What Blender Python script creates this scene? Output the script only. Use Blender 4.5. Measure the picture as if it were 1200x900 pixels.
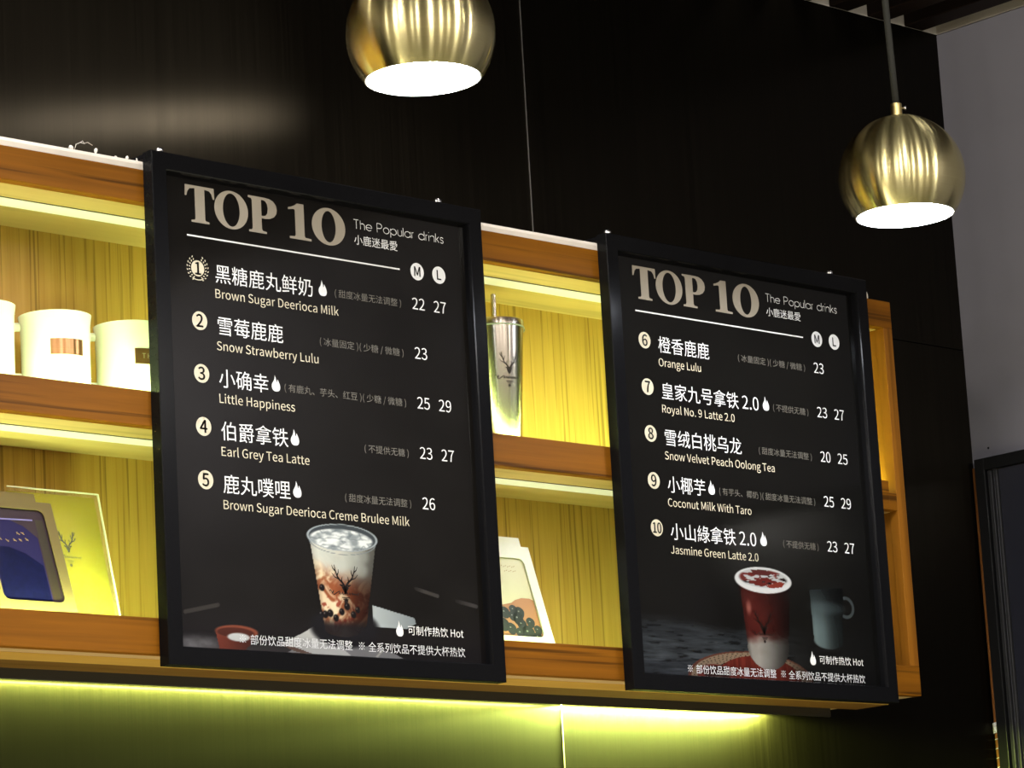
import bpy, bmesh, math, random
import numpy as np
from mathutils import Vector, Matrix
from mathutils.geometry import tessellate_polygon

for _o in list(bpy.data.objects):
    bpy.data.objects.remove(_o)
scene = bpy.context.scene
COL = scene.collection
rnd = random.Random(7)
PI = math.pi

# ------------------------------------------------------------------ camera
EYE = 1.5                                   # camera height above the floor
F_PX, PITCH, ROLL, YAW = 3902.7, 0.203851, -0.057133, 0.765167
fw = Vector((math.sin(YAW) * math.cos(PITCH), math.cos(YAW) * math.cos(PITCH), math.sin(PITCH)))
rt = Vector((math.cos(YAW), -math.sin(YAW), 0.0))
up = rt.cross(fw)
rt2 = math.cos(ROLL) * rt + math.sin(ROLL) * up
up2 = -math.sin(ROLL) * rt + math.cos(ROLL) * up
cam_data = bpy.data.cameras.new('camera')
cam_data.sensor_width = 36.0
cam_data.lens = F_PX / 1200.0 * 36.0
cam_data.clip_start = 0.05
cam = bpy.data.objects.new('camera', cam_data)
COL.objects.link(cam)
cam.matrix_world = Matrix(((rt2.x, up2.x, -fw.x, 0), (rt2.y, up2.y, -fw.y, 0), (rt2.z, up2.z, -fw.z, EYE), (0, 0, 0, 1)))
scene.camera = cam

# ------------------------------------------------------------------ view, world, room lights
scene.view_settings.view_transform = 'Standard'
scene.view_settings.look = 'None'
scene.view_settings.exposure = 0.0
scene.view_settings.gamma = 1.0
scene.view_settings.use_curve_mapping = False
scene.cycles.max_bounces = 8
scene.cycles.use_denoising = True
scene.cycles.sample_clamp_indirect = 6.0

world = bpy.data.worlds.new('world')
scene.world = world
world.use_nodes = True
world.node_tree.nodes['Background'].inputs[0].default_value = (0.5, 0.42, 0.33, 1)
world.node_tree.nodes['Background'].inputs[1].default_value = 0.03


def light(name, kind, loc, energy, color=(1, 1, 1), target=None, **kw):
    d = bpy.data.lights.new(name, kind)
    d.energy = energy
    d.color = color
    for k, v in kw.items():
        setattr(d, k, v)
    o = bpy.data.objects.new(name, d)
    COL.objects.link(o)
    o.location = loc
    if target is not None:
        o.rotation_euler = (Vector(target) - Vector(loc)).to_track_quat('-Z', 'Y').to_euler()
    return o


# small ceiling downlights of the shop, all outside the frame
WARM = (1.0, 0.95, 0.87)
DOWNLIGHTS = [(2.1, 1.7, 3.28, 20), (3.2, 1.2, 3.28, 16), (1.0, 1.3, 3.28, 20), (2.2, 0.2, 3.28, 26),
              (0.6, 2.6, 3.28, 16), (1.0, -0.6, 3.28, 24), (3.6, -0.2, 3.28, 20), (-0.6, 0.6, 3.28, 24), (-0.6, 2.2, 3.28, 20),
              (-0.9, 3.2, 3.28, 14), (2.8, -0.9, 3.28, 20), (4.30, 0.98, 3.05, 20), (4.3, -0.3, 3.28, 12), (1.6, 2.6, 3.28, 9), (3.0, 2.2, 3.28, 8), (0.1, 1.8, 3.28, 10)]
for (lx, ly, lz, le) in DOWNLIGHTS:
    light('ceiling_downlight', 'POINT', (lx, ly, lz), le, WARM, shadow_soft_size=0.035)
light('wall_spot', 'SPOT', (3.72, 2.60, 3.29), 13, WARM, target=(2.84, 3.69, 2.94), shadow_soft_size=0.03,
      spot_size=math.radians(24), spot_blend=1.0)
light('ceiling_spot', 'SPOT', (2.30, 3.42, 3.28), 26, (1.0, 0.95, 0.88), target=(2.55, 3.50, 2.70), shadow_soft_size=0.03,
      spot_size=math.radians(95), spot_blend=0.6)
light('ceiling_spot', 'SPOT', (3.30, 3.42, 3.28), 13, (1.0, 0.95, 0.88), target=(3.30, 3.50, 2.70), shadow_soft_size=0.03,
      spot_size=math.radians(75), spot_blend=0.6)

light('slat_fill_light', 'POINT', (4.25, 2.95, 3.56), 4.5, WARM, shadow_soft_size=0.15)  # unseen light above the slats, added to brighten the strip of wall there

light('low_fill_light', 'AREA', (2.95, 3.12, 1.42), 9, (1.0, 0.92, 0.70), target=(2.95, 3.30, 2.05), shape='RECTANGLE', size=2.3, size_y=0.12)  # unseen fill from below, added to brighten the shelf's bottom edge

# ------------------------------------------------------------------ object helpers


def s2l(c):
    return tuple(((v / 255.0) / 12.92 if v <= 10.31 else ((v / 255.0 + 0.055) / 1.055) ** 2.4) for v in c[:3])


def link(name, mesh, parent=None):
    o = bpy.data.objects.new(name, mesh)
    COL.objects.link(o)
    if parent is not None:
        o.parent = parent
    return o


def thing(name, label, cat, loc=(0, 0, 0), group=None):
    o = bpy.data.objects.new(name, None)
    COL.objects.link(o)
    o.empty_display_size = 0.05
    o.location = loc
    return tag(o, label, cat, group)


def tag(o, label, cat, group=None):
    o['label'] = label
    o['category'] = cat
    if group:
        o['group'] = group
    return o


class MB:
    """collects faces of one part; build() links them as one mesh object"""

    def __init__(self):
        self.v, self.f, self.m, self.s = [], [], [], []
        self.uv = None

    def add(self, verts, faces, mat=0, smooth=False):
        b = len(self.v)
        self.v += [tuple(p) for p in verts]
        for f in faces:
            self.f.append(tuple(b + i for i in f))
            self.m.append(mat)
            self.s.append(smooth)
        return self

    def box(self, x0, x1, y0, y1, z0, z1, bevel=0.0, mat=0, M=None, segs=2):
        bm = bmesh.new()
        bmesh.ops.create_cube(bm, size=1.0)
        for v in bm.verts:
            v.co = Vector(((x0 + x1) / 2 + v.co.x * (x1 - x0), (y0 + y1) / 2 + v.co.y * (y1 - y0), (z0 + z1) / 2 + v.co.z * (z1 - z0)))
        if bevel > 0:
            bmesh.ops.bevel(bm, geom=bm.edges[:], offset=bevel, segments=segs, profile=0.5, affect='EDGES')
        return self.bm(bm, mat, M)

    def bm(self, bm, mat=0, M=None, smooth=False):
        bm.verts.index_update()
        vs = [(M @ v.co) if M is not None else v.co.copy() for v in bm.verts]
        self.add(vs, [[v.index for v in f.verts] for f in bm.faces], mat, smooth)
        bm.free()
        return self

    def prism(self, poly, a0, a1, plane='YZ', mat=0, M=None):
        """closed polygon (list of 2-D points) extruded from a0 to a1 along the third axis"""
        n = len(poly)

        def P(p, a):
            q = {'YZ': (a, p[0], p[1]), 'XZ': (p[0], a, p[1]), 'XY': (p[0], p[1], a)}[plane]
            return (M @ Vector(q)) if M is not None else q
        vs = [P(p, a0) for p in poly] + [P(p, a1) for p in poly]
        tris = tessellate_polygon([[Vector((p[0], p[1], 0)) for p in poly]])
        fs = [tuple(t) for t in tris] + [tuple(n + i for i in reversed(t)) for t in tris]
        fs += [(i, (i + 1) % n, n + (i + 1) % n, n + i) for i in range(n)]
        return self.add(vs, fs, mat)

    def lathe(self, prof, seg=48, mat=0, smooth=True, center=(0, 0, 0), close=False):
        n = len(prof)
        vs = []
        for k in range(seg):
            a = 2 * PI * k / seg
            for (r, z) in prof:
                vs.append((center[0] + r * math.cos(a), center[1] + r * math.sin(a), center[2] + z))
        fs = []
        m = n if close else n - 1
        for k in range(seg):
            k2 = (k + 1) % seg
            for i in range(m):
                j = (i + 1) % n
                fs.append((k * n + i, k2 * n + i, k2 * n + j, k * n + j))
        return self.add(vs, fs, mat, smooth)

    def tube(self, pts, r, seg=10, mat=0, caps=True, closed=False, radii=None):
        pts = [Vector(p) for p in pts]
        n = len(pts)
        vs, fs = [], []
        prev = None
        for i, p in enumerate(pts):
            if closed:
                t = pts[(i + 1) % n] - pts[(i - 1) % n]
            else:
                t = pts[min(i + 1, n - 1)] - pts[max(i - 1, 0)]
            t.normalize()
            if prev is None:
                ref = Vector((0, 0, 1)) if abs(t.z) < 0.9 else Vector((1, 0, 0))
                a = t.cross(ref).normalized()
            else:
                a = (prev - t * prev.dot(t)).normalized()
            prev = a
            b = t.cross(a)
            rr = radii[i] if radii else r
            for k in range(seg):
                th = 2 * PI * k / seg
                vs.append(p + a * rr * math.cos(th) + b * rr * math.sin(th))
        rng = n if closed else n - 1
        for i in range(rng):
            j = (i + 1) % n
            for k in range(seg):
                k2 = (k + 1) % seg
                fs.append((i * seg + k, i * seg + k2, j * seg + k2, j * seg + k))
        if caps and not closed:
            fs.append(tuple(reversed(range(seg))))
            fs.append(tuple((n - 1) * seg + k for k in range(seg)))
        return self.add(vs, fs, mat, True)

    def build(self, name, mats, parent=None, recalc=True, auto=None):
        me = bpy.data.meshes.new(name)
        me.from_pydata(self.v, [], self.f)
        if not isinstance(mats, (list, tuple)):
            mats = [mats]
        for m in mats:
            me.materials.append(m)
        me.polygons.foreach_set('material_index', self.m)
        me.polygons.foreach_set('use_smooth', self.s)
        if recalc:
            bm = bmesh.new()
            bm.from_mesh(me)
            bmesh.ops.recalc_face_normals(bm, faces=bm.faces[:])
            bm.to_mesh(me)
            bm.free()
        me.update()
        if auto:
            me.set_sharp_from_angle(angle=math.radians(auto))
        return link(name, me, parent)


# ------------------------------------------------------------------ materials


def new_mat(name):
    m = bpy.data.materials.new(name)
    m.use_nodes = True
    nt = m.node_tree
    return m, nt, nt.nodes['Principled BSDF'], nt.nodes, nt.links


def simple(name, col, rough=0.5, metal=0.0, noise=0.0, scale=40.0, bump=0.0, spec=0.5, coat=0.0, trans=0.0, ior=1.45, alpha=1.0, emis=None):
    """plain surface with a little procedural mottling"""
    m, nt, b, N, L = new_mat(name)
    b.inputs['Base Color'].default_value = (*col, 1)
    b.inputs['Roughness'].default_value = rough
    b.inputs['Metallic'].default_value = metal
    b.inputs['Specular IOR Level'].default_value = spec
    b.inputs['Coat Weight'].default_value = coat
    b.inputs['Transmission Weight'].default_value = trans
    b.inputs['IOR'].default_value = ior
    b.inputs['Alpha'].default_value = alpha
    if emis:
        b.inputs['Emission Color'].default_value = (*emis[0], 1)
        b.inputs['Emission Strength'].default_value = emis[1]
    tc = N.new('ShaderNodeTexCoord')
    no = N.new('ShaderNodeTexNoise')
    no.inputs['Scale'].default_value = scale
    no.inputs['Detail'].default_value = 4
    L.new(tc.outputs['Object'], no.inputs['Vector'])
    if noise > 0:
        mx = N.new('ShaderNodeMix')
        mx.data_type = 'RGBA'
        mx.inputs[6].default_value = (*[c * (1 - noise) for c in col], 1)
        mx.inputs[7].default_value = (*[min(1, c * (1 + noise)) for c in col], 1)
        L.new(no.outputs['Fac'], mx.inputs[0])
        L.new(mx.outputs[2], b.inputs['Base Color'])
    if bump > 0:
        bp = N.new('ShaderNodeBump')
        bp.inputs['Strength'].default_value = bump
        bp.inputs['Distance'].default_value = 0.001
        L.new(no.outputs['Fac'], bp.inputs['Height'])
        L.new(bp.outputs['Normal'], b.inputs['Normal'])
    return m


def wood(name, light_c, dark_c, axis='X', pore=0.5, rough=0.45, sc=1.0, seed=0.0):
    """grain stretched along one axis, with thin dark pores"""
    m, nt, b, N, L = new_mat(name)
    tc = N.new('ShaderNodeTexCoord')
    mp = N.new('ShaderNodeMapping')
    s = {'X': (1.2, 22, 42), 'Z': (42, 22, 1.0), 'Y': (42, 1.2, 42)}[axis]
    mp.inputs['Scale'].default_value = tuple(v * sc for v in s)
    mp.inputs['Location'].default_value = (seed, seed * 1.7, seed * 0.6)
    L.new(tc.outputs['Object'], mp.inputs['Vector'])
    n1 = N.new('ShaderNodeTexNoise')
    n1.inputs['Scale'].default_value = 1.0
    n1.inputs['Detail'].default_value = 6
    n1.inputs['Roughness'].default_value = 0.65
    n1.inputs['Distortion'].default_value = 0.4
    L.new(mp.outputs['Vector'], n1.inputs['Vector'])
    cr = N.new('ShaderNodeValToRGB')
    cr.color_ramp.elements[0].position = 0.32
    cr.color_ramp.elements[0].color = (*dark_c, 1)
    cr.color_ramp.elements[1].position = 0.68
    cr.color_ramp.elements[1].color = (*light_c, 1)
    L.new(n1.outputs['Fac'], cr.inputs['Fac'])
    mp2 = N.new('ShaderNodeMapping')
    s2 = {'X': (1.6, 30, 95), 'Z': (95, 30, 1.3), 'Y': (95, 1.6, 95)}[axis]
    mp2.inputs['Scale'].default_value = tuple(v * sc for v in s2)
    mp2.inputs['Location'].default_value = (seed * 2.1 + 3, seed, seed * 1.3 + 1)
    L.new(tc.outputs['Object'], mp2.inputs['Vector'])
    n2 = N.new('ShaderNodeTexNoise')
    n2.inputs['Scale'].default_value = 1.0
    n2.inputs['Detail'].default_value = 3
    L.new(mp2.outputs['Vector'], n2.inputs['Vector'])
    cr2 = N.new('ShaderNodeValToRGB')
    cr2.color_ramp.elements[0].position = 0.565
    cr2.color_ramp.elements[0].color = (0, 0, 0, 1)
    cr2.color_ramp.elements[1].position = 0.665
    cr2.color_ramp.elements[1].color = (pore, pore, pore, 1)
    L.new(n2.outputs['Fac'], cr2.inputs['Fac'])
    mx = N.new('ShaderNodeMix')
    mx.data_type = 'RGBA'
    mx.inputs[7].default_value = (*[c * 0.25 for c in dark_c], 1)
    L.new(cr2.outputs['Color'], mx.inputs[0])
    L.new(cr.outputs['Color'], mx.inputs[6])
    L.new(mx.outputs[2], b.inputs['Base Color'])
    b.inputs['Roughness'].default_value = rough
    b.inputs['Specular IOR Level'].default_value = 0.14
    bp = N.new('ShaderNodeBump')
    bp.inputs['Strength'].default_value = 0.12
    bp.inputs['Distance'].default_value = 0.0006
    L.new(n1.outputs['Fac'], bp.inputs['Height'])
    L.new(bp.outputs['Normal'], b.inputs['Normal'])
    return m


def brushed(name, col, rough, aniso, streak=(220, 220, 1.2), var=0.35, metal=1.0, rot=0.0, tangent='UV', bump=0.05):
    """brushed metal; the tangent runs across the brush lines"""
    m, nt, b, N, L = new_mat(name)
    tc = N.new('ShaderNodeTexCoord')
    mp = N.new('ShaderNodeMapping')
    mp.inputs['Scale'].default_value = streak
    L.new(tc.outputs['Object'], mp.inputs['Vector'])
    no = N.new('ShaderNodeTexNoise')
    no.inputs['Scale'].default_value = 1.0
    no.inputs['Detail'].default_value = 5
    no.inputs['Roughness'].default_value = 0.7
    L.new(mp.outputs['Vector'], no.inputs['Vector'])
    mx = N.new('ShaderNodeMix')
    mx.data_type = 'RGBA'
    mx.inputs[6].default_value = (*[c * (1 - var) for c in col], 1)
    mx.inputs[7].default_value = (*[min(1, c * (1 + var)) for c in col], 1)
    L.new(no.outputs['Fac'], mx.inputs[0])
    L.new(mx.outputs[2], b.inputs['Base Color'])
    b.inputs['Metallic'].default_value = metal
    b.inputs['Roughness'].default_value = rough
    b.inputs['Anisotropic'].default_value = aniso
    b.inputs['Anisotropic Rotation'].default_value = rot
    tg = N.new('ShaderNodeTangent')
    if tangent == 'UV':
        tg.direction_type = 'UV_MAP'
        tg.uv_map = 'UVMap'
    else:
        tg.direction_type = 'RADIAL'
        tg.axis = 'Z'
    L.new(tg.outputs['Tangent'], b.inputs['Tangent'])
    if bump > 0:
        bp = N.new('ShaderNodeBump')
        bp.inputs['Strength'].default_value = bump
        bp.inputs['Distance'].default_value = 0.0003
        L.new(no.outputs['Fac'], bp.inputs['Height'])
        L.new(bp.outputs['Normal'], b.inputs['Normal'])
    return m


def planar_uv(o, a=0, b=2):
    me = o.data
    uv = me.uv_layers.new(name='UVMap')
    for lp in me.loops:
        co = me.vertices[lp.vertex_index].co
        uv.data[lp.index].uv = (co[a], co[b])


LED = (0.70, 1.0, 0.30)                     # the strips read strongly yellow-green in the photograph

M_WALL = brushed('dark_brushed_metal', (0.0140, 0.0116, 0.0082), 0.22, 1.0, (330, 330, 1.6), 0.75, metal=1.0, bump=0.03)
# a second, rougher sheen of the same brushed sheet
_nt = M_WALL.node_tree
_b1 = _nt.nodes['Principled BSDF']
_b2 = _nt.nodes.new('ShaderNodeBsdfPrincipled')
_b2.inputs['Metallic'].default_value = 1.0
_b2.inputs['Roughness'].default_value = 0.50
_b2.inputs['Anisotropic'].default_value = 0.4
for _l in list(_nt.links):
    if _l.to_node == _b1 and _l.to_socket.name in ('Base Color', 'Tangent', 'Normal'):
        _nt.links.new(_l.from_socket, _b2.inputs[_l.to_socket.name])
_mx = _nt.nodes.new('ShaderNodeMixShader')
_mx.inputs[0].default_value = 0.42
_nt.links.new(_b1.outputs[0], _mx.inputs[1])
_nt.links.new(_b2.outputs[0], _mx.inputs[2])
_nt.links.new(_mx.outputs[0], _nt.nodes['Material Output'].inputs['Surface'])
M_SEAM = simple('bright_seam_metal', (0.75, 0.72, 0.68), 0.35, 1.0)
M_FASCIA = wood('fascia_wood', (0.275, 0.100, 0.005), (0.165, 0.056, 0.003), 'X', 0.8, 0.5)
M_STILE = wood('stile_wood', (0.33, 0.125, 0.011), (0.23, 0.083, 0.008), 'Z', 0.4, 0.5, seed=5)
M_BACK = wood('back_panel_veneer', (0.56, 0.33, 0.095), (0.45, 0.25, 0.065), 'Z', 0.55, 0.42, sc=1.9, seed=2)
M_UNDER = wood('shelf_board_wood', (0.62, 0.43, 0.23), (0.54, 0.37, 0.18), 'X', 0.3, 0.4, seed=3)
M_EDGE = simple('pale_edge_laminate', (0.85, 0.78, 0.70), 0.5, noise=0.08, scale=60)
M_BASE = wood('base_board_wood', (0.21, 0.105, 0.023), (0.15, 0.070, 0.015), 'X', 0.3, 0.5, seed=8)
M_BASEEDGE = wood('pale_base_edge', (0.66, 0.44, 0.10), (0.55, 0.35, 0.07), 'X', 0.2, 0.5, seed=9)
M_ALU = simple('led_channel_diffuser', (0.9, 0.9, 0.85), 0.25, coat=0.3, emis=((1.0, 1.0, 0.75), 0.35))
M_GAP = simple('dark_gap', (0.05, 0.035, 0.01), 0.7)
M_LEDON = simple('led_strip_lit', (0.9, 0.9, 0.8), 0.5, emis=(LED, 18.0))
M_HOUSING = simple('led_housing_dark', (0.02, 0.017, 0.012), 0.5)
M_BLACK = simple('black_frame_paint', (0.006, 0.006, 0.007), 0.17, noise=0.3, scale=200, bump=0.004, spec=0.10)
M_STEELBOLT = simple('bolt_steel', (0.8, 0.8, 0.82), 0.25, 1.0)
M_RWALL = simple('right_wall_paint', (0.215, 0.208, 0.242), 0.75, noise=0.06, scale=9, bump=0.05)
M_TRIMW = simple('cornice_paint', (0.5, 0.46, 0.4), 0.6, noise=0.04)
M_SLAT = wood('ceiling_slat_wood', (0.016, 0.008, 0.005), (0.009, 0.0045, 0.003), 'Y', 0.3, 0.6)
M_CEIL = simple('ceiling_dark_paint', (0.02, 0.017, 0.015), 0.9, noise=0.1)
M_FLOOR = simple('floor_tile', (0.16, 0.14, 0.12), 0.4, noise=0.1, scale=6)

# ------------------------------------------------------------------ the setting
WY = 3.69                                   # front face of the metal wall
RX = 4.679                                  # right wall
ZC = EYE + 1.832                            # underside of the slats
SEAM_X, SEAM_Z = 3.609, EYE + 1.234


def struct(o):
    o['kind'] = 'structure'
    return o


wm = MB()
g = 0.0008
wm.box(-1.5, SEAM_X - g, WY, WY + 0.06, 0.0, ZC)
wm.box(SEAM_X + g, RX + 0.002, WY, WY + 0.06, SEAM_Z + g, ZC)
wm.box(SEAM_X + g, RX + 0.008, WY, WY + 0.06, 0.0, SEAM_Z - g)
wall_back = wm.build('wall_back', M_WALL)
planar_uv(wall_back)
struct(wall_back)
trim = MB().box(SEAM_X - 0.0007, SEAM_X + 0.0007, WY - 0.0012, WY + 0.01, 0.0, ZC).build('trim_1', M_SEAM)
struct(trim)
# light painted strip of wall above the metal sheets
up_wall = MB().box(-1.5, RX + 0.06, WY, WY + 0.06, ZC, ZC + 0.30).build('trim_2', M_TRIMW)
struct(up_wall)
rw = MB().box(RX, RX + 0.06, -1.5, WY - 0.0005, 0.0, ZC - 0.002).build('wall_right', M_RWALL)
struct(rw)
cor = MB().box(RX + 0.001, RX + 0.06, -1.5, WY - 0.0005, ZC, ZC + 0.30).build('trim_3', M_TRIMW)
struct(cor)
ceil = MB().box(-1.5, RX + 0.06, -1.5, WY + 0.06, ZC + 0.30, ZC + 0.36).build('ceiling', M_CEIL)
struct(ceil)
for k in range(16):
    x1 = RX - 0.0395 - 0.1035 * k
    MB().box(x1 - 0.0515, x1, -1.45, WY, ZC, ZC + 0.055, 0.002).build('slat', M_SLAT, ceil)
M_SHOP = simple('shop_wall_paint', (0.55, 0.50, 0.43), 0.8, noise=0.05, scale=5)
wl = MB().box(-1.56, -1.5, -1.5, WY, 0.0, ZC + 0.30).build('wall_left', M_SHOP)
struct(wl)
wf = MB().box(-1.56, RX + 0.06, -1.56, -1.5, 0.0, ZC + 0.30).build('wall_front', M_SHOP)
struct(wf)
floor = MB().box(-1.5, RX + 0.06, -1.5, WY + 0.06, -0.05, 0.0).build('floor', M_FLOOR)
struct(floor)

# dark glazed door in the right wall, only its upper corner shows
M_DOORF = simple('door_black_metal', (0.012, 0.012, 0.013), 0.35, 0.3)
M_DOORS = simple('door_grey_stile', (0.06, 0.06, 0.066), 0.4, 0.6)
M_GLASSD = simple('door_dark_glass', (0.022, 0.023, 0.034), 0.12, 0.0, spec=0.8)
DZ = EYE + 1.029
door = MB()
door.box(RX - 0.014, RX - 0.001, 3.655, 3.6765, 0.001, DZ, 0.001)
door.box(RX - 0.014, RX - 0.001, 2.60, 3.655, DZ - 0.022, DZ, 0.001)
door.box(RX - 0.014, RX - 0.001, 2.60, 2.622, 0.001, DZ - 0.022, 0.001)
door = door.build('door_1', M_DOORF)
struct(door)
ds = MB()
ds.box(RX - 0.010, RX - 0.002, 3.6435, 3.6515, 0.002, DZ - 0.024, 0.001)
ds.box(RX - 0.010, RX - 0.002, 3.631, 3.637, 0.002, DZ - 0.024, 0.001)
ds.build('stile', M_DOORS, door)
MB().box(RX - 0.006, RX - 0.002, 2.622, 3.629, 0.002, DZ - 0.024).build('pane', M_GLASSD, door)

# small nail hole mark on the grey wall
nail = MB().lathe([(0.0, -0.0012), (0.0016, -0.0012), (0.0022, 0.0)], 12)
no_ = nail.build('nail', M_BLACK)
no_.matrix_world = Matrix.Translation((RX, 3.6517, EYE + 1.0478)) @ Matrix.Rotation(-PI / 2, 4, 'Y') @ Matrix.Diagonal((1, 1, -1, 1))
tag(no_, 'tiny dark nail head in the grey wall above the black door frame', 'nail')

# thin wooden pole in the corner with white tape
M_POLE = wood('pole_wood', (0.30, 0.12, 0.03), (0.20, 0.07, 0.015), 'Z', 0.4, 0.5, seed=4)
M_TAPE = simple('white_tape', (0.8, 0.78, 0.76), 0.6, noise=0.25, scale=300, bump=0.4)
pole = thing('wooden_pole', 'thin orange-brown wooden pole with white tape in the corner beside the black door', 'pole', (RX - 0.0045, 3.6835, 0.0))
MB().tube([(0, 0, 0.0005), (0.0004, 0, 1.0), (-0.0002, 0, 1.6), (0, 0, DZ - 0.014)], 0.0042, 10).build('shaft', M_POLE, pole)
zt = EYE + 0.549
tp = MB()
for k in range(7):
    zz = zt - 0.008 + k * 0.0027
    tp.tube([(0.0052 * math.cos(a * 2 * PI / 14), 0.0052 * math.sin(a * 2 * PI / 14), zz + 0.0006 * math.sin(a * 0.9 + k)) for a in range(14)], 0.0016, 6, closed=True)
tp.build('tape', M_TAPE, pole)
for k in range(5):
    zz = zt - 0.020 - 0.0165 * k
    MB().tube([(0.0044 * math.cos(a * 2 * PI / 12), 0.0044 * math.sin(a * 2 * PI / 12), zz + 0.0006 * math.sin(a)) for a in range(12)], 0.0007, 6, closed=True).build('binding', M_TAPE, pole)
# ------------------------------------------------------------------ the lit wall shelf
FY = 3.473                                  # front plane of the shelf unit
X0, X1 = 1.70, 4.2197                       # its ends along the wall
BY = 3.672                                  # front of its back panel
Z = lambda v: EYE + v
shelf = thing('wall_shelf_unit', 'long wooden wall shelf unit with lit compartments behind the two black menu boards', 'shelf', (0, 0, 0))
NOTCH = 4.179
# fascia boards
fas = MB()
fas.box(X0, X1, FY, FY + 0.018, Z(1.1785), Z(1.2245), 0.0012)
fas.build('fascia', M_FASCIA, shelf)
# pale rounded front edge of the top
ed = MB()
ed.prism([(FY + 0.0005, Z(1.2245)), (FY + 0.0005, Z(1.2318)), (FY + 0.0022, Z(1.2362)), (FY + 0.006, Z(1.2378)), (FY + 0.018, Z(1.2378)), (FY + 0.018, Z(1.2245))], X0, SEAM_X - 0.315)
ed.prism([(FY + 0.0005, Z(1.2245)), (FY + 0.0005, Z(1.2318)), (FY + 0.0022, Z(1.2362)), (FY + 0.006, Z(1.2378)), (FY + 0.018, Z(1.2378)), (FY + 0.018, Z(1.2245))], SEAM_X - 0.3145, 4.165)
ed.build('top_edge', M_EDGE, shelf)
mf = MB()
mf.box(X0, NOTCH, FY, FY + 0.018, Z(0.8697), Z(0.9183), 0.0012)
mf.box(NOTCH, X1 - 0.022, FY + 0.0005, FY + 0.018, Z(0.8697), Z(0.898), 0.0008)
mf.build('fascia', M_FASCIA, shelf)
bf = MB()
bf.box(X0, X1, FY, FY + 0.018, Z(0.5645), Z(0.6130), 0.0012)
bf.build('fascia', M_FASCIA, shelf)
# boards behind the fascias
MB().box(X0, X1, FY + 0.018, BY, Z(1.1790), Z(1.2240)).build('top_board', M_UNDER, shelf)
MB().box(X0, X1 - 0.018, FY + 0.018, BY, Z(0.8700), Z(0.905)).build('shelf_board', M_UNDER, shelf)
MB().box(X0, X1, FY + 0.018, BY, Z(0.5650), Z(0.600)).build('bottom_board', M_UNDER, shelf)
MB().box(X0, X1, BY, WY - 0.0005, Z(0.5640), Z(1.2360)).build('back_panel', M_BACK, shelf)
# right end and its front stile, left end outside the picture
MB().box(X1 - 0.018, X1, FY + 0.018, BY, Z(0.600), Z(1.1790)).build('end_panel', M_STILE, shelf)
MB().box(X1 - 0.022, X1, FY + 0.0004, FY + 0.018, Z(0.6130), Z(1.1785), 0.0008).build('stile', M_STILE, shelf)
MB().box(X0, X0 + 0.018, FY, BY, Z(0.600), Z(1.1790)).build('end_panel', M_STILE, shelf)
# light channels set into the undersides
for zc in (1.1790, 0.8700):
    MB().box(X0 + 0.02, X1 - 0.03, 3.546, 3.584, Z(zc) - 0.0006, Z(zc) + 0.004).build('channel_gap', M_GAP, shelf)
    MB().box(X0 + 0.02, X1 - 0.03, 3.5485, 3.5815, Z(zc) - 0.0014, Z(zc) + 0.003).build('light_channel', M_ALU, shelf)
# bottom: set-back base board, and the lamp housing against the wall
bb = MB().box(X0, X1 - 0.03, 3.5205, 3.589, Z(0.5547), Z(0.5648), 0.0006).build('base_board', M_BASE, shelf)
MB().box(X0, X1 - 0.03, 3.5195, 3.5205, Z(0.5547), Z(0.5648)).build('edge_strip', M_BASEEDGE, bb)
MB().box(X0, X1 - 0.03, 3.645, 3.6495, Z(0.5492), Z(0.5648), 0.0006).build('lamp_housing', M_HOUSING, shelf)

# strips lying behind the front boards, lighting the compartments from below
UPL = [(1.75, 2.95, 0.9065, 5.6), (2.95, 4.185, 0.9065, 6.6), (1.75, 2.72, 0.6015, 10.0), (3.05, 3.80, 0.6015, 1.2)]
for (a, b_, zz, e) in UPL:
    MB().box(a, b_, FY + 0.020, FY + 0.028, Z(zz) - 0.0012, Z(zz) + 0.0012).build('light_strip', M_LEDON, shelf)
    light('shelf_light', 'AREA', ((a + b_) / 2, FY + 0.024, Z(zz) + 0.0022), e, LED, target=((a + b_) / 2, FY + 0.124, Z(zz) + 0.03), shape='RECTANGLE', size=b_ - a, size_y=0.006)
DNL = [(1.75, 3.58, 46.0), (3.62, 4.08, 74.0)]
for (a, b_, e) in DNL:
    MB().box(a, b_, 3.6535, 3.6615, Z(0.5560), Z(0.5645)).build('light_strip', M_LEDON, shelf)
    light('underside_light', 'AREA', ((a + b_) / 2, 3.662, Z(0.5552)), e, (0.80, 1.0, 0.19), target=((a + b_) / 2, 3.668, Z(0.50)), shape='RECTANGLE', size=b_ - a, size_y=0.006)

# ------------------------------------------------------------------ pendant lamps
M_BRASS = brushed('brushed_brass', (0.88, 0.75, 0.38), 0.25, 1.0, (1.5, 1.5, 420), 0.2, metal=1.0, rot=0.25, tangent='RADIAL', bump=0.0)
M_BRASS2 = simple('brass_fitting', (0.6, 0.47, 0.2), 0.3, 1.0)
M_INNER = simple('white_shade_lining', (0.85, 0.85, 0.85), 0.6)
M_CORD = simple('grey_fabric_cord', (0.03, 0.03, 0.025), 0.8, noise=0.4, scale=900, bump=0.3)
LAMP = (0.86, 0.91, 1.0)
M_DIFF = simple('lit_lamp_diffuser', (1, 1, 1), 0.5, emis=(LAMP, 95.0))


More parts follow.
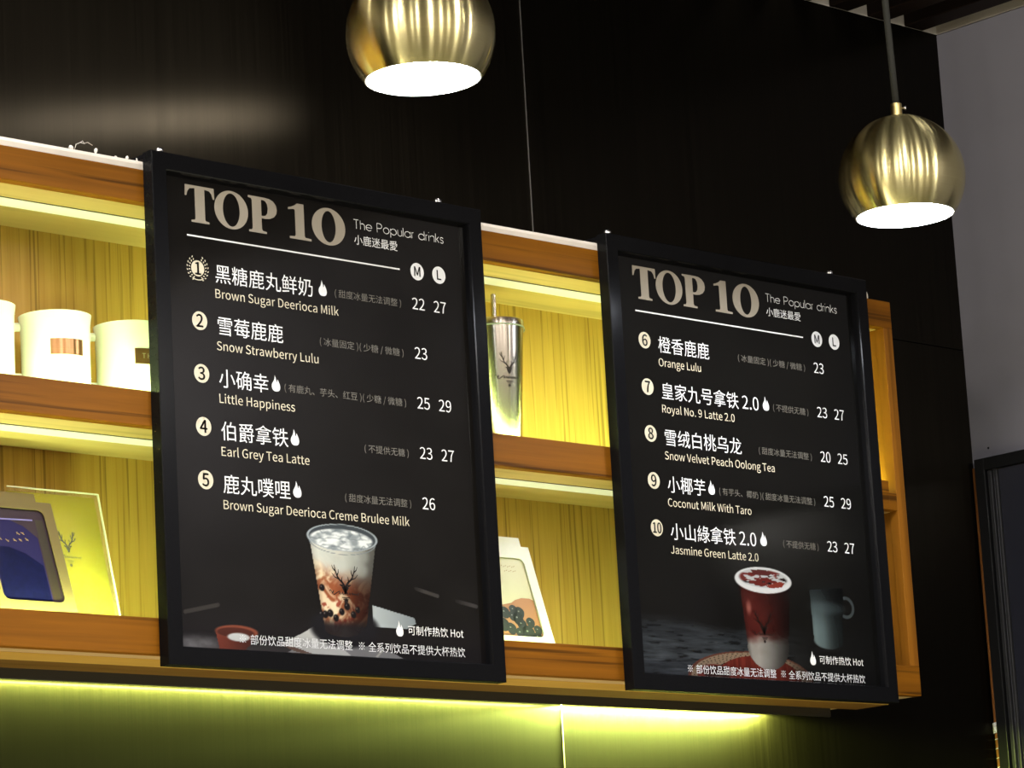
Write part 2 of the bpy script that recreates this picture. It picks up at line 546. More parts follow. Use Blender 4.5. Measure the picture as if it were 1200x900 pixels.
def pendant(loc, label, swing, screw=True):
    R = 0.095
    root = thing('pendant_lamp', label, 'lamp', loc, 'round brass pendant lamps')
    a0 = math.asin(0.78)                    # half angle of the opening
    zo = -R * math.cos(a0)
    prof = []
    n = 40
    for i in range(n + 1):
        t = PI - a0 - (PI - a0 - 0.10) * i / n
        prof.append((R * math.sin(t), R * math.cos(t)))
    inner = [(max(r - 0.0022 * abs(r) / R - 0.0008, 0.001), z * 0.975 + (0.0 if i > 3 else -0.0006)) for i, (r, z) in enumerate(prof)]
    inner[0] = (prof[0][0] - 0.0018, prof[0][1])
    sh = MB().lathe(prof, 96).build('shade', M_BRASS, root, auto=60)
    MB().lathe(inner, 64).lathe([inner[0], prof[0]], 64).build('shade_lining', M_INNER, sh)
    r0 = inner[0][0] - 0.0012
    MB().lathe([(0.0005, zo + 0.004), (r0 * 0.6, zo + 0.0035), (r0, zo + 0.003), (r0, zo + 0.006), (0.0005, zo + 0.008)], 64).build('diffuser', M_DIFF, root)
    nk = MB().lathe([(0.0005, R - 0.003), (0.0115, R - 0.003), (0.0115, R + 0.001), (0.0085, R + 0.002), (0.0085, R + 0.0195), (0.0075, R + 0.0205), (0.0005, R + 0.0205)], 24).build('neck', M_BRASS2, root, auto=40)
    sc = MB()
    d = Vector((0.72, -0.69, 0))
    p = Vector((0, 0, R + 0.013))
    sc.tube([p + d * 0.008, p + d * 0.0115, p + d * 0.0116, p + d * 0.0145], 0.002, 10, radii=[0.0016, 0.0016, 0.0032, 0.0032])
    sc.build('set_screw', M_STEELBOLT, nk)
    top = ZC + 0.30 - loc[2]
    L0 = top - R - 0.02
    pts = []
    for i in range(9):
        t = i / 8
        pts.append((swing[0] * t + swing[2] * math.sin(t * PI), swing[1] * t, R + 0.019 + L0 * t))
    MB().tube(pts, 0.0052, 12).build('cord', M_CORD, root)
    MB().lathe([(0.0005, top - 0.03), (0.04, top - 0.028), (0.05, top - 0.02), (0.05, top - 0.0005), (0.0005, top - 0.0005)], 32, center=(swing[0], swing[1], 0)).build('ceiling_cup', M_BRASS2, root, auto=40)
    return root


def ray(px, py):
    return rt2 * ((px - 600) / F_PX) - up2 * ((py - 450) / F_PX) + fw


def at_depth(px, py, Y):
    d = ray(px, py)
    return d * (Y / d.y) + Vector((0, 0, EYE))


P1 = (2.8737 * 0.95, 3.1292 * 0.95, EYE + 1.3601 * 0.95)
P2 = (3.9947 * 0.95, 3.2426 * 0.95, EYE + 1.3529 * 0.95)
pendant(P1, 'large round brass pendant lamp cut by the top edge above the first menu board', (0, 0, 0))
pendant(P2, 'round brass pendant lamp hanging whole on its grey cord beside the grey wall', (-0.0225, 0.0, -0.001))
# outlines of the characters printed on the menus: advance and loops of x,y numbers, 500 units per em
GLYPHS = {
'※': (501, [[251,296,265,299,277,307,285,319,288,333,285,348,277,360,265,368,251,371,236,368,224,360,216,348,213,333,216,319,224,307,236,299], [251,205,85,371,82,367,71,356,236,191,70,25,85,10,251,176,416,11,431,25,265,191,431,356,425,361,416,371], [145,191,142,205,134,217,122,225,108,228,93,225,81,217,73,205,70,191,73,176,81,164,93,156,108,153,122,156,134,164,142,176], [356,191,359,176,367,164,379,156,394,153,408,156,420,164,428,176,431,191,428,205,420,217,408,225,394,228,379,225,367,217,359,205], [251,85,236,82,224,74,216,62,213,48,216,33,224,21,236,13,251,10,265,13,277,21,285,33,288,48,285,62,277,74,265,82]]),
'、': (501, [[137,-28,171,1,117,59,59,112,26,84,83,32]]),
'不': (501, [[280,240,375,170,417,134,451,102,481,131,447,163,403,197,308,264], [35,386,35,347,258,347,214,284,159,224,94,171,59,148,22,128,48,95,98,125,146,160,190,199,230,241,230,-39,271,-39,271,293,306,347,467,347,467,386]]),
'丸': (501, [[63,197,156,138,134,94,104,53,65,18,15,-12,31,-25,43,-41,94,-10,134,27,166,69,189,114,229,82,260,53,288,84,250,117,202,152,216,213,224,276,339,276,340,11,345,-12,357,-26,376,-32,442,-33,455,-31,465,-27,474,-20,480,-9,485,6,492,78,474,85,457,96,454,34,450,14,447,8,438,5,394,5,386,5,381,9,378,27,378,313,226,313,228,420,188,420,187,313,43,313,43,276,184,276,178,225,168,175,89,223]]),
'乌': (501, [[29,98,29,64,380,64,380,98], [389,370,231,370,256,418,217,424,194,370,96,370,96,155,424,155,414,45,405,7,397,-1,387,-3,307,-1,316,-18,320,-36,388,-38,406,-35,420,-30,432,-21,438,-13,447,14,450,34,456,91,462,189,132,189,132,335,373,335,366,284,362,270,356,261,343,258,280,260,288,229,364,228,381,234,392,245,400,262,405,289,414,370]]),
'九': (501, [[40,293,40,255,173,255,168,213,161,173,149,135,134,100,114,68,88,38,56,12,17,-10,45,-40,87,-15,121,14,149,47,170,83,187,122,199,164,207,208,213,255,327,255,328,10,333,-13,346,-26,354,-30,379,-33,439,-33,462,-28,470,-22,482,0,485,16,490,60,471,67,454,77,450,18,447,11,441,5,379,4,370,8,367,25,367,293,215,293,218,416,177,416,175,293]]),
'份': (501, [[378,411,344,405,363,338,388,282,403,258,420,235,461,194,473,211,487,225,449,261,419,302,396,351], [130,419,108,363,81,309,50,260,17,219,39,182,81,238,81,-40,118,-40,118,301,144,354,165,409], [252,408,234,352,209,302,178,258,141,222,165,189,198,222,198,190,262,190,250,122,241,93,229,66,215,42,197,21,176,3,151,-13,177,-41,204,-22,226,-1,246,23,262,50,275,80,286,113,299,190,389,190,379,54,372,20,365,4,360,-1,350,-3,295,-1,302,-18,305,-36,353,-37,374,-34,390,-27,403,-11,411,20,418,73,427,225,201,225,228,262,253,304,273,350,289,400]]),
'伯': (501, [[292,422,281,376,265,330,184,330,184,-39,221,-39,221,-16,403,-16,403,-36,442,-36,442,330,304,330,336,414], [221,141,403,141,403,22,221,22], [221,178,221,294,403,294,403,178], [139,420,117,356,88,297,55,245,17,201,40,167,86,223,86,-41,123,-41,123,286,152,346,175,411]]),
'作': (501, [[264,415,242,360,216,308,186,261,153,222,182,196,219,244,254,301,288,301,288,-40,326,-40,326,82,477,82,477,118,326,118,326,194,471,194,471,229,326,229,326,301,482,301,482,337,272,337,300,406], [143,419,119,363,89,309,55,260,18,219,40,182,90,241,90,-39,127,-39,127,300,155,353,179,408]]),
'供': (501, [[243,89,224,60,202,32,178,7,152,-15,182,-39,208,-14,234,14,258,45,279,78], [357,71,407,14,444,-40,476,-20,437,33,387,88], [135,420,110,364,80,310,47,261,11,220,32,183,81,243,81,-39,118,-39,118,301,146,354,170,409], [367,416,367,314,269,314,269,416,233,416,233,314,168,314,168,309,168,278,233,278,233,154,155,154,155,117,481,117,481,154,404,154,404,278,476,278,476,314,404,314,404,416], [269,278,367,278,367,154,269,154]]),
'全': (501, [[247,427,226,397,202,368,146,315,81,268,13,232,28,217,39,201,99,235,99,203,231,203,231,124,102,124,102,91,231,91,231,8,38,8,38,-26,466,-26,466,-9,466,8,270,8,270,91,406,91,406,95,406,124,270,124,270,203,406,203,406,236,464,199,475,216,490,231,401,284,347,325,296,372,272,398,280,411], [100,236,142,265,181,298,218,333,251,371,287,332,325,297,405,236]]),
'冰': (501, [[20,358,69,324,109,290,133,320,92,353,43,385], [20,44,53,21,95,95,136,174,107,198,63,114], [140,291,140,254,230,254,212,188,185,129,153,82,135,63,116,47,140,17,164,37,185,62,205,91,223,123,238,159,252,198,263,241,271,286,249,292], [440,322,400,274,355,228,339,279,326,332,326,421,287,421,287,8,285,2,279,0,214,0,229,-39,276,-38,299,-33,315,-25,323,-11,326,11,326,228,350,162,365,132,398,79,418,56,439,36,463,19,475,36,489,51,452,77,419,110,392,150,368,196,421,245,472,301]]),
'列': (501, [[322,363,322,82,359,82,359,363], [425,419,425,6,423,0,417,-2,352,-2,365,-38,413,-37,436,-34,447,-29,456,-22,462,-6,463,419], [91,151,131,121,167,91,140,57,109,29,76,6,40,-11,52,-26,62,-43,101,-22,136,3,168,33,197,70,222,112,243,160,259,215,271,277,248,284,129,282,150,358,286,358,286,394,31,394,31,358,112,358,97,302,78,249,54,203,27,163,56,138,88,188,116,248,230,248,212,181,187,124,152,152,112,179]]),
'制': (501, [[339,375,339,97,375,97,375,375], [428,416,428,9,426,3,421,1,351,2,364,-38,412,-37,438,-33,449,-28,457,-21,464,-4,465,416], [71,409,51,337,37,305,21,277,54,263,79,314,145,314,145,262,23,262,23,227,145,227,145,176,46,176,46,1,80,1,80,142,145,142,145,-40,181,-40,181,142,251,142,251,37,249,34,244,32,201,33,211,-1,260,2,274,8,280,14,285,32,285,176,181,176,181,227,303,227,303,262,181,262,181,314,283,314,283,349,181,349,181,419,145,419,145,349,92,349,106,402]]),
'可': (501, [[28,386,28,348,375,348,374,8,369,2,364,0,267,2,282,-39,346,-38,379,-35,399,-26,408,-17,412,-4,414,14,414,348,475,348,475,386], [116,238,248,238,248,123,116,123], [79,274,79,47,116,47,116,87,285,87,285,274]]),
'号': (501, [[130,367,369,367,369,299,130,299], [93,401,93,266,409,266,409,401], [32,221,32,186,135,186,102,96,365,96,350,29,342,10,332,-1,323,-4,308,-5,223,-1,231,-19,236,-37,285,-39,340,-37,355,-31,371,-18,383,3,393,36,409,130,158,130,176,186,468,186,468,221]]),
'品': (501, [[151,364,351,364,351,269,151,269], [115,400,115,233,390,233,390,400], [42,179,42,-40,78,-40,78,-13,183,-13,183,-36,220,-36,220,179], [78,24,78,143,183,143,183,24], [275,179,275,-40,311,-40,311,-13,426,-13,426,-37,464,-37,464,179], [311,24,311,143,426,143,426,24]]),
'哩': (501, [[236,265,313,265,313,201,236,201], [346,265,421,265,421,201,346,201], [236,360,313,360,313,297,236,297], [346,360,421,360,421,297,346,297], [164,11,164,-24,482,-24,482,11,348,11,348,80,465,80,465,114,348,114,348,151,346,151,346,168,457,168,457,393,202,393,202,168,313,168,313,151,311,151,311,114,196,114,196,80,311,80,311,11], [37,374,37,45,72,45,72,93,162,93,162,374], [72,338,128,338,128,128,72,128]]),
'噗': (501, [[188,397,209,362,223,328,251,342,237,374,216,409], [431,410,414,375,394,341,420,330,463,398], [37,374,37,45,71,45,71,93,152,93,152,374], [71,338,120,338,120,128,71,128], [344,421,344,322,303,322,303,421,270,421,270,322,173,322,173,291,476,291,476,322,379,322,379,421], [390,291,365,231,283,231,289,233,280,260,266,289,235,281,255,231,185,231,185,201,306,201,306,165,201,165,201,136,306,136,305,110,303,98,170,98,170,67,292,67,275,45,248,23,210,3,157,-15,179,-41,236,-20,259,-8,295,18,308,31,327,59,350,25,381,-3,418,-25,463,-40,485,-11,444,0,409,17,380,40,358,67,480,67,480,98,339,98,342,136,451,136,451,165,342,165,342,201,469,201,469,231,399,231,426,282]]),
'固': (501, [[181,165,324,165,324,93,181,93], [147,195,147,63,360,63,360,195,269,195,269,252,392,252,392,284,269,284,269,341,264,341,233,341,233,284,114,284,114,252,233,252,233,195], [45,398,45,-41,82,-41,82,-18,419,-18,419,-41,458,-41,458,398], [82,18,82,363,419,363,419,18]]),
'大': (501, [[231,421,229,336,224,277,31,277,31,239,217,239,208,203,196,168,179,133,159,100,133,69,102,40,65,14,22,-8,38,-23,50,-39,93,-16,130,10,161,39,187,70,209,104,227,138,241,174,251,210,267,168,285,129,306,93,330,60,356,30,385,3,417,-20,452,-39,480,-4,445,14,413,35,384,61,358,91,335,124,314,160,297,198,282,239,472,239,472,277,264,277,269,335,272,421]]),
'头': (501, [[269,83,320,56,369,27,412,-4,448,-33,473,-4,436,25,392,54,342,83,289,110], [96,372,160,343,188,326,211,310,233,340,210,356,180,372,117,399], [51,280,114,250,165,216,189,246,137,278,74,307], [29,192,29,156,242,156,230,128,215,103,197,79,173,58,145,38,112,21,73,6,28,-7,50,-38,100,-23,143,-5,179,15,209,38,234,64,254,92,270,123,282,156,474,156,474,192,291,192,300,269,304,416,265,416,262,267,252,192]]),
'奶': (501, [[198,385,198,350,254,350,251,248,246,196,239,146,227,99,210,55,188,16,159,-17,187,-42,218,-6,242,36,260,82,273,133,281,186,287,240,291,350,369,350,339,206,430,206,422,87,415,39,407,12,401,4,394,0,363,-1,312,2,320,-16,323,-35,383,-36,408,-34,422,-29,433,-19,445,5,449,24,457,81,467,241,383,241,412,385], [102,284,158,284,145,195,123,120,73,160], [33,148,108,87,89,56,68,30,44,8,18,-9,41,-39,69,-20,94,2,116,29,135,60,161,29,185,59,152,95,168,140,181,192,193,283,196,317,173,320,108,319,123,420,88,422,73,319,23,319,23,284,66,284,50,211]]),
'定': (501, [[112,190,101,125,82,69,70,44,55,21,38,1,18,-17,49,-42,72,-18,92,9,109,39,124,72,143,43,164,19,188,1,215,-12,245,-22,277,-28,312,-31,467,-32,473,-12,481,6,330,6,270,12,270,113,419,113,419,148,270,148,270,230,399,230,399,267,106,267,106,230,231,230,231,22,202,36,176,57,155,85,146,101,138,120,150,186], [214,414,237,365,41,365,41,255,78,255,78,329,422,329,422,255,460,255,460,365,280,365,267,394,251,425]]),
'家': (501, [[212,413,231,376,42,376,42,273,79,273,79,342,424,342,424,273,463,273,463,376,276,376,251,425], [396,241,345,199,286,157,265,197,234,234,269,261,396,261,396,294,105,294,105,261,220,261,180,238,135,218,88,201,40,188,61,158,135,183,206,217,231,188,191,163,142,139,90,119,39,104,58,74,106,91,156,113,204,137,245,162,259,127,213,93,156,62,93,35,31,16,50,-16,106,4,164,30,218,59,266,91,267,62,263,37,256,18,246,5,236,-2,224,-5,168,-3,176,-20,178,-38,237,-38,261,-30,283,-12,297,18,304,57,304,79,296,127,320,141,344,90,376,45,414,8,436,-7,459,-19,471,-3,484,12,461,22,440,36,402,70,372,112,349,160,427,217]]),
'小': (501, [[233,414,232,9,229,2,222,-1,135,-1,151,-40,210,-39,248,-33,264,-23,272,-6,273,414], [353,286,385,229,413,169,435,111,449,61,489,77,474,128,451,185,422,244,390,300], [101,296,89,243,71,188,46,135,16,89,52,69,83,117,108,172,128,232,143,289]]),
'少': (501, [[114,342,96,299,75,257,51,217,27,184,59,165,83,201,107,242,150,332], [352,327,404,245,446,169,478,188,436,262,383,342], [382,161,355,127,322,97,284,71,240,49,191,31,137,16,79,5,17,-4,35,-40,99,-30,160,-16,215,0,266,21,312,45,353,74,387,108,416,146], [225,421,225,112,262,112,262,421]]),
'山': (501, [[54,317,54,-1,409,-1,409,-38,448,-38,448,317,409,317,409,37,270,37,270,416,231,416,231,37,93,37,93,317]]),
'幸': (501, [[65,171,65,137,230,137,230,79,38,79,38,45,230,45,230,-41,269,-41,269,45,463,45,463,79,269,79,269,137,440,137,440,171,349,171,386,233,345,244,330,207,311,171,161,171,188,180,175,210,156,244,478,244,478,277,269,277,269,334,426,334,426,368,269,368,269,421,230,421,230,368,77,368,77,334,230,334,230,277,25,277,25,244,154,244,120,234,137,202,149,171]]),
'度': (501, [[194,323,194,279,113,279,113,272,113,248,194,248,194,165,389,165,389,248,470,248,470,279,389,279,389,323,351,323,351,279,230,279,230,323], [351,248,351,195,230,195,230,248], [380,102,361,83,340,67,290,39,242,67,222,84,205,102], [120,133,120,102,185,102,168,95,176,84,204,56,249,24,175,5,96,-5,111,-37,203,-22,247,-11,289,4,328,-12,369,-24,460,-40,482,-8,403,4,331,23,363,42,391,65,415,92,435,122,411,134], [237,415,257,372,63,372,63,205,56,106,43,39,32,7,19,-23,52,-40,66,-9,78,25,86,61,96,134,101,235,101,336,475,336,475,372,300,372,275,424]]),
'微': (501, [[99,421,83,395,62,369,14,321,34,293,61,318,88,347,134,409], [164,159,164,88,158,44,146,14,127,-14,151,-38,174,-6,188,30,195,66,197,129,262,129,262,72,259,54,255,46,248,40,262,8,281,26,341,67,331,95,293,71,293,159], [370,285,431,285,417,199,407,160,395,124,381,174,367,246,365,265], [142,224,142,191,309,191,309,197,328,175,345,209,359,144,377,84,359,56,338,30,314,7,286,-14,307,-41,333,-22,355,-1,375,22,393,47,407,21,423,-2,451,-30,461,-38,472,-22,486,-9,464,8,444,29,427,54,412,82,430,126,444,174,455,227,464,285,482,285,482,318,377,318,393,416,357,421,350,363,340,308,327,258,309,215,309,224], [152,381,152,260,309,260,309,381,281,381,281,291,246,291,246,421,217,421,217,291,178,291,178,381], [110,321,89,281,64,243,37,209,9,178,30,146,74,197,74,-39,108,-39,108,247,143,309]]),
'愛': (501, [[345,232,389,192,422,152,450,172,415,212,371,250], [114,244,104,222,91,201,73,182,53,167,79,146,101,163,119,184,133,207,143,232], [379,379,357,341,332,304,243,304,273,315,263,343,246,372,348,381,436,395,411,422,338,410,249,402,56,392,64,363,117,364,101,357,119,331,133,304,40,304,40,217,57,217,75,217,75,274,219,274,204,258,245,237,279,214,298,237,269,256,234,274,425,274,425,213,462,213,462,304,371,304,415,365], [210,367,229,335,240,304,151,304,167,311,155,338,135,365,217,370], [163,245,163,188,166,175,172,166,190,158,159,128,121,101,78,77,34,58,60,33,102,53,143,78,175,51,212,27,169,14,123,4,27,-10,47,-41,153,-23,203,-9,251,8,297,-10,347,-23,400,-33,455,-41,477,-8,380,5,334,15,292,27,320,44,346,63,368,85,388,109,364,125,201,123,229,153,220,156,312,157,329,162,340,173,347,207,317,218,312,190,302,185,206,186,200,188,198,193,198,245], [251,43,205,67,168,96,250,96,331,96,295,67]]),
'拿': (501, [[132,258,367,258,367,224,132,224], [97,283,97,199,404,199,404,283], [394,188,329,179,247,173,68,168,75,142,232,147,232,119,58,119,58,92,232,92,232,62,31,62,31,34,232,34,232,-4,228,-10,154,-11,167,-40,235,-38,254,-33,265,-24,269,-9,269,34,471,34,471,62,269,62,269,92,445,92,445,119,269,119,269,149,351,156,421,165], [251,431,232,413,210,397,154,366,89,340,18,319,39,291,138,324,138,309,366,309,366,317,366,324,414,307,462,293,485,323,399,346,343,368,294,393,274,407,284,417], [343,334,160,334,208,358,250,387,293,359]]),
'提': (501, [[240,309,407,309,407,270,240,270], [240,376,407,376,407,336,240,336], [205,405,205,241,443,241,443,405], [215,149,206,97,191,51,169,13,140,-18,168,-40,187,-21,203,1,217,25,229,52,242,28,257,9,274,-6,293,-17,314,-24,361,-32,475,-33,487,2,376,1,341,4,341,83,446,83,446,114,341,114,341,173,471,173,471,205,183,205,183,173,305,173,305,14,285,25,267,41,246,76,240,91,250,145], [82,421,82,320,20,320,20,285,82,285,82,174,15,155,24,118,82,137,82,3,79,-1,74,-2,27,-2,37,-37,68,-36,90,-33,105,-27,111,-21,117,0,117,148,173,167,168,201,117,186,117,210,117,285,173,285,173,320,117,320,117,421]]),
'整': (501, [[106,89,106,6,24,6,24,-27,479,-27,479,6,269,6,269,47,413,47,413,54,413,76,269,76,269,115,446,115,446,147,57,147,57,115,232,115,232,6,142,6,142,89], [43,335,43,248,117,248,97,228,72,210,46,194,20,182,42,157,87,185,128,222,128,161,161,161,161,226,198,204,228,182,245,204,214,226,176,247,161,229,161,248,244,248,244,335,161,335,161,361,257,361,257,390,161,390,161,421,128,421,128,390,29,390,29,379,29,361,128,361,128,335], [74,310,128,310,128,273,74,273], [161,310,212,310,212,273,161,273], [322,333,409,333,392,292,369,258,341,295], [320,421,308,384,291,350,271,319,248,293,274,268,303,303,322,269,346,235,326,219,302,205,249,183,271,155,324,180,369,212,410,179,461,154,482,184,433,205,392,234,408,256,423,279,435,305,445,333,477,333,477,365,337,365,354,414]]),
'无': (501, [[57,388,57,350,224,350,220,282,215,239,26,239,26,203,208,203,198,171,186,139,170,109,150,81,126,55,96,31,61,9,20,-10,34,-24,45,-40,90,-19,128,6,160,33,186,64,207,96,224,130,236,166,246,203,256,203,256,30,259,2,263,-9,270,-16,279,-22,305,-28,416,-29,446,-24,457,-18,465,-8,476,23,481,73,462,79,445,89,442,47,437,23,434,16,422,9,317,9,301,13,297,19,295,30,295,203,477,203,477,239,252,239,258,295,261,350,448,350,448,388]]),
'最': (501, [[124,318,378,318,378,283,124,283], [124,379,378,379,378,343,124,343], [88,405,88,256,415,256,415,405], [199,197,199,163,107,163,107,197], [24,22,27,-12,199,9,199,-40,235,-40,235,13,262,17,262,47,235,44,235,197,476,197,476,228,25,228,25,197,73,197,73,26], [254,165,254,134,284,134,274,131,287,105,309,68,336,35,293,8,246,-11,265,-39,315,-17,361,13,407,-17,461,-39,483,-9,432,9,387,36,410,61,431,90,448,122,461,157,440,167], [307,134,417,134,393,93,362,57,331,93], [199,135,199,99,107,99,107,135], [199,71,199,40,107,30,107,71]]),
'有': (501, [[196,421,174,356,32,356,32,321,158,321,132,272,100,227,63,187,20,152,44,123,89,160,128,204,128,-40,165,-40,165,60,375,60,375,8,373,0,359,-3,291,-3,303,-39,376,-37,396,-30,408,-19,411,-8,412,7,412,263,168,263,199,321,471,321,471,356,214,356,234,412], [165,145,375,145,375,92,165,92], [165,177,165,229,375,229,375,177]]),
'杯': (501, [[354,246,415,186,462,129,489,155,468,181,441,211,379,268], [198,379,198,343,344,343,313,285,274,232,228,187,176,150,203,119,234,141,263,166,291,194,317,225,317,-40,354,-40,354,280,386,343,480,343,480,379], [104,421,104,314,26,314,26,278,99,278,83,225,63,173,39,125,14,88,34,54,53,83,71,119,104,201,104,-40,140,-40,140,90,140,219,182,163,204,193,140,259,140,278,208,278,208,314,140,314,140,421]]),
'桃': (501, [[187,334,213,281,231,230,261,243,242,293,215,346], [443,349,419,296,392,244,419,231,477,335], [86,421,86,324,22,324,22,289,84,289,72,237,55,185,36,137,15,99,35,62,62,119,86,191,86,-40,123,-40,123,93,123,226,161,158,185,187,123,272,123,289,171,289,171,324,123,324,123,421], [350,421,350,24,352,-4,355,-14,365,-27,382,-33,443,-33,463,-29,470,-23,480,-4,487,48,470,54,455,63,452,22,447,4,441,2,399,2,392,2,388,5,385,24,385,167,428,124,462,85,486,108,447,151,400,195,385,182,385,421], [267,421,266,182,171,114,190,80,264,143,255,97,238,54,224,35,208,16,187,0,162,-14,186,-42,221,-18,248,10,268,41,283,74,292,108,301,179,301,421]]),
'椰': (501, [[147,67,156,32,273,56,273,-39,305,-39,305,62,330,68,328,97,305,93,305,366,328,366,328,399,158,399,158,366,182,366,182,72], [213,366,273,366,273,295,213,295], [213,263,273,263,273,191,213,191], [213,158,273,158,273,88,213,77], [343,400,343,-40,376,-40,376,369,435,369,398,235,428,185,439,157,445,133,444,102,440,85,433,77,420,74,392,75,398,59,400,44,425,44,442,47,456,54,465,65,471,81,476,120,470,159,458,188,429,239,474,389,451,402], [80,421,80,324,25,324,25,289,79,289,69,237,54,185,36,137,17,99,36,63,59,115,80,182,80,-40,115,-40,115,88,115,216,145,146,168,174,115,269,115,289,162,289,162,324,115,324,115,421]]),
'橙': (501, [[249,185,396,185,396,130,249,130], [215,216,215,100,433,100,433,216], [91,421,91,324,28,324,28,289,88,289,75,237,57,184,36,137,14,99,32,65,48,92,63,126,91,203,91,-40,125,-40,125,86,125,212,160,140,183,169,125,260,125,289,173,289,173,324,125,324,125,421], [177,325,225,288,194,253,160,228,182,202,220,232,255,271,255,249,386,249,386,281,262,281,290,334,309,395,288,403,191,402,191,369,268,369,243,315,197,348], [233,83,249,44,258,9,293,20,282,55,265,92], [377,96,358,52,336,9,165,9,165,-25,478,-25,478,9,375,9,416,84], [361,419,330,412,357,335,388,278,405,255,443,217,464,201,475,216,488,229,455,254,426,285,479,322,455,347,409,307,391,339,443,380,419,404,379,366]]),
'法': (501, [[48,389,100,361,143,332,164,364,121,391,69,416], [21,252,72,226,114,198,135,229,92,256,42,280], [38,-8,70,-34,116,45,161,129,133,153,85,66], [194,-23,239,-13,416,11,439,-40,472,-23,457,10,435,47,383,120,353,106,398,41,239,24,285,94,327,173,470,173,470,209,337,209,337,299,449,299,449,335,337,335,337,421,300,421,300,335,192,335,192,299,300,299,300,209,170,209,170,173,282,173,252,112,218,55,196,25,181,15]]),
'热': (501, [[172,56,179,7,182,-37,219,-32,215,11,207,59], [275,57,294,8,306,-36,343,-28,330,15,310,63], [379,59,417,7,445,-42,480,-26,451,23,412,73], [87,70,57,18,22,-27,57,-41,92,6,122,61], [108,421,108,351,33,351,33,316,108,316,108,239,23,217,32,181,108,202,108,122,102,118,49,118,60,84,108,86,126,91,134,96,140,103,143,119,143,212,208,230,203,264,143,248,143,316,202,316,202,351,143,351,143,421], [284,422,283,349,215,349,215,316,281,316,278,270,271,229,230,254,211,228,262,197,249,170,233,147,211,127,185,110,209,83,223,92,260,123,278,148,292,176,351,132,371,162,303,210,312,259,317,316,385,316,386,177,390,143,397,116,408,97,423,85,442,81,461,84,468,89,479,106,487,154,458,169,455,133,449,117,444,114,435,117,428,128,423,147,419,205,421,349,318,349,320,422]]),
'爵': (501, [[425,422,347,412,251,404,45,395,53,367,261,375,361,384,446,395], [267,98,295,61,314,25,344,38,324,74,296,110], [324,288,409,288,409,244,324,244], [207,288,290,288,290,244,207,244], [92,288,172,288,172,244,92,244], [56,315,56,218,446,218,446,315,373,315,413,368,379,380,360,347,337,315,237,315,268,322,260,347,245,373,213,366,227,340,235,315,128,315,150,322,138,344,121,367,91,357,107,336,118,315], [161,50,189,21,99,4,99,33,99,63,189,63], [53,-40,86,-30,208,-4,232,-42,262,-27,231,18,189,63,233,63,233,129,233,196,62,195,61,21,53,4,36,-10], [198,118,198,90,99,90,99,118], [198,143,99,143,99,169,198,169], [383,207,383,161,249,161,249,130,383,130,383,2,376,-3,308,-3,321,-35,386,-32,404,-27,412,-21,416,-13,418,-2,419,130,479,130,479,161,419,161,419,207]]),
'甜': (501, [[20,279,20,244,106,244,106,159,39,159,39,-34,74,-34,74,-4,177,-4,177,-23,213,-23,213,159,143,159,143,244,225,244,225,279,143,279,143,371,221,393,190,420,113,398,20,382,32,352,106,364,106,332,106,279], [74,30,74,125,177,125,177,30], [217,327,217,291,261,291,261,-40,298,-40,298,-12,407,-12,407,-38,445,-38,445,291,481,291,481,327,445,327,445,420,407,420,407,327,298,327,298,420,294,420,261,420,261,327], [298,291,407,291,407,178,298,178], [298,142,407,142,407,24,298,24]]),
'白': (501, [[224,423,196,341,72,341,72,-40,110,-40,110,-4,391,-4,391,-38,430,-38,430,341,237,341,270,415], [110,34,110,151,391,151,391,34], [110,189,110,303,391,303,391,189]]),
'皇': (501, [[120,271,382,271,382,226,120,226], [120,344,382,344,382,300,120,300], [31,6,31,-28,471,-28,471,6,272,6,272,51,420,51,420,55,420,83,272,83,272,125,442,125,442,158,62,158,62,125,233,125,233,83,86,83,86,51,233,51,233,6], [232,422,214,375,83,375,83,195,421,195,421,375,256,375,277,417]]),
'确': (501, [[277,423,258,377,234,335,206,297,174,265,197,236,222,262,222,138,218,91,206,44,197,22,184,0,168,-20,197,-41,208,-27,218,-13,234,17,245,49,252,82,323,82,323,-22,344,-22,356,-22,356,82,429,82,429,5,427,-1,423,-3,374,-3,383,-36,423,-35,443,-32,456,-25,463,-13,465,5,465,293,373,293,399,328,421,365,397,381,296,380,310,414], [323,115,256,115,257,167,257,175,323,175], [356,115,356,175,429,175,429,115], [323,205,257,205,257,261,323,261], [356,205,356,261,429,261,429,205], [248,293,280,348,325,348,371,348,333,293], [28,395,28,360,88,360,76,304,61,252,41,205,18,164,35,124,61,164,61,-17,93,-17,93,3,93,23,181,23,181,240,93,240,110,299,124,360,197,360,197,395], [93,206,149,206,149,57,93,57]]),
'糖': (501, [[24,380,38,324,46,272,74,278,65,330,50,386], [158,391,145,334,127,281,151,273,190,382], [254,102,254,-40,287,-40,287,-22,423,-22,423,-39,457,-39,457,102,367,102,367,141,456,141,456,203,483,203,483,235,456,235,456,295,367,295,367,328,332,328,332,295,259,295,259,268,332,268,332,232,238,232,238,205,332,205,332,169,257,169,257,141,332,141,332,102], [367,205,423,205,423,169,367,169], [367,232,367,268,423,268,423,232], [287,9,287,71,423,71,423,9], [303,414,330,369,203,369,202,196,198,134,194,102,178,39,165,9,148,-19,177,-38,194,-9,208,24,218,57,231,127,236,225,236,336,475,336,475,369,372,369,357,396,338,423], [22,249,22,214,81,214,51,131,33,94,14,65,32,30,61,82,87,148,87,-40,120,-40,120,147,155,86,167,101,178,116,120,193,120,214,182,214,182,249,120,249,120,421,87,421,87,249]]),
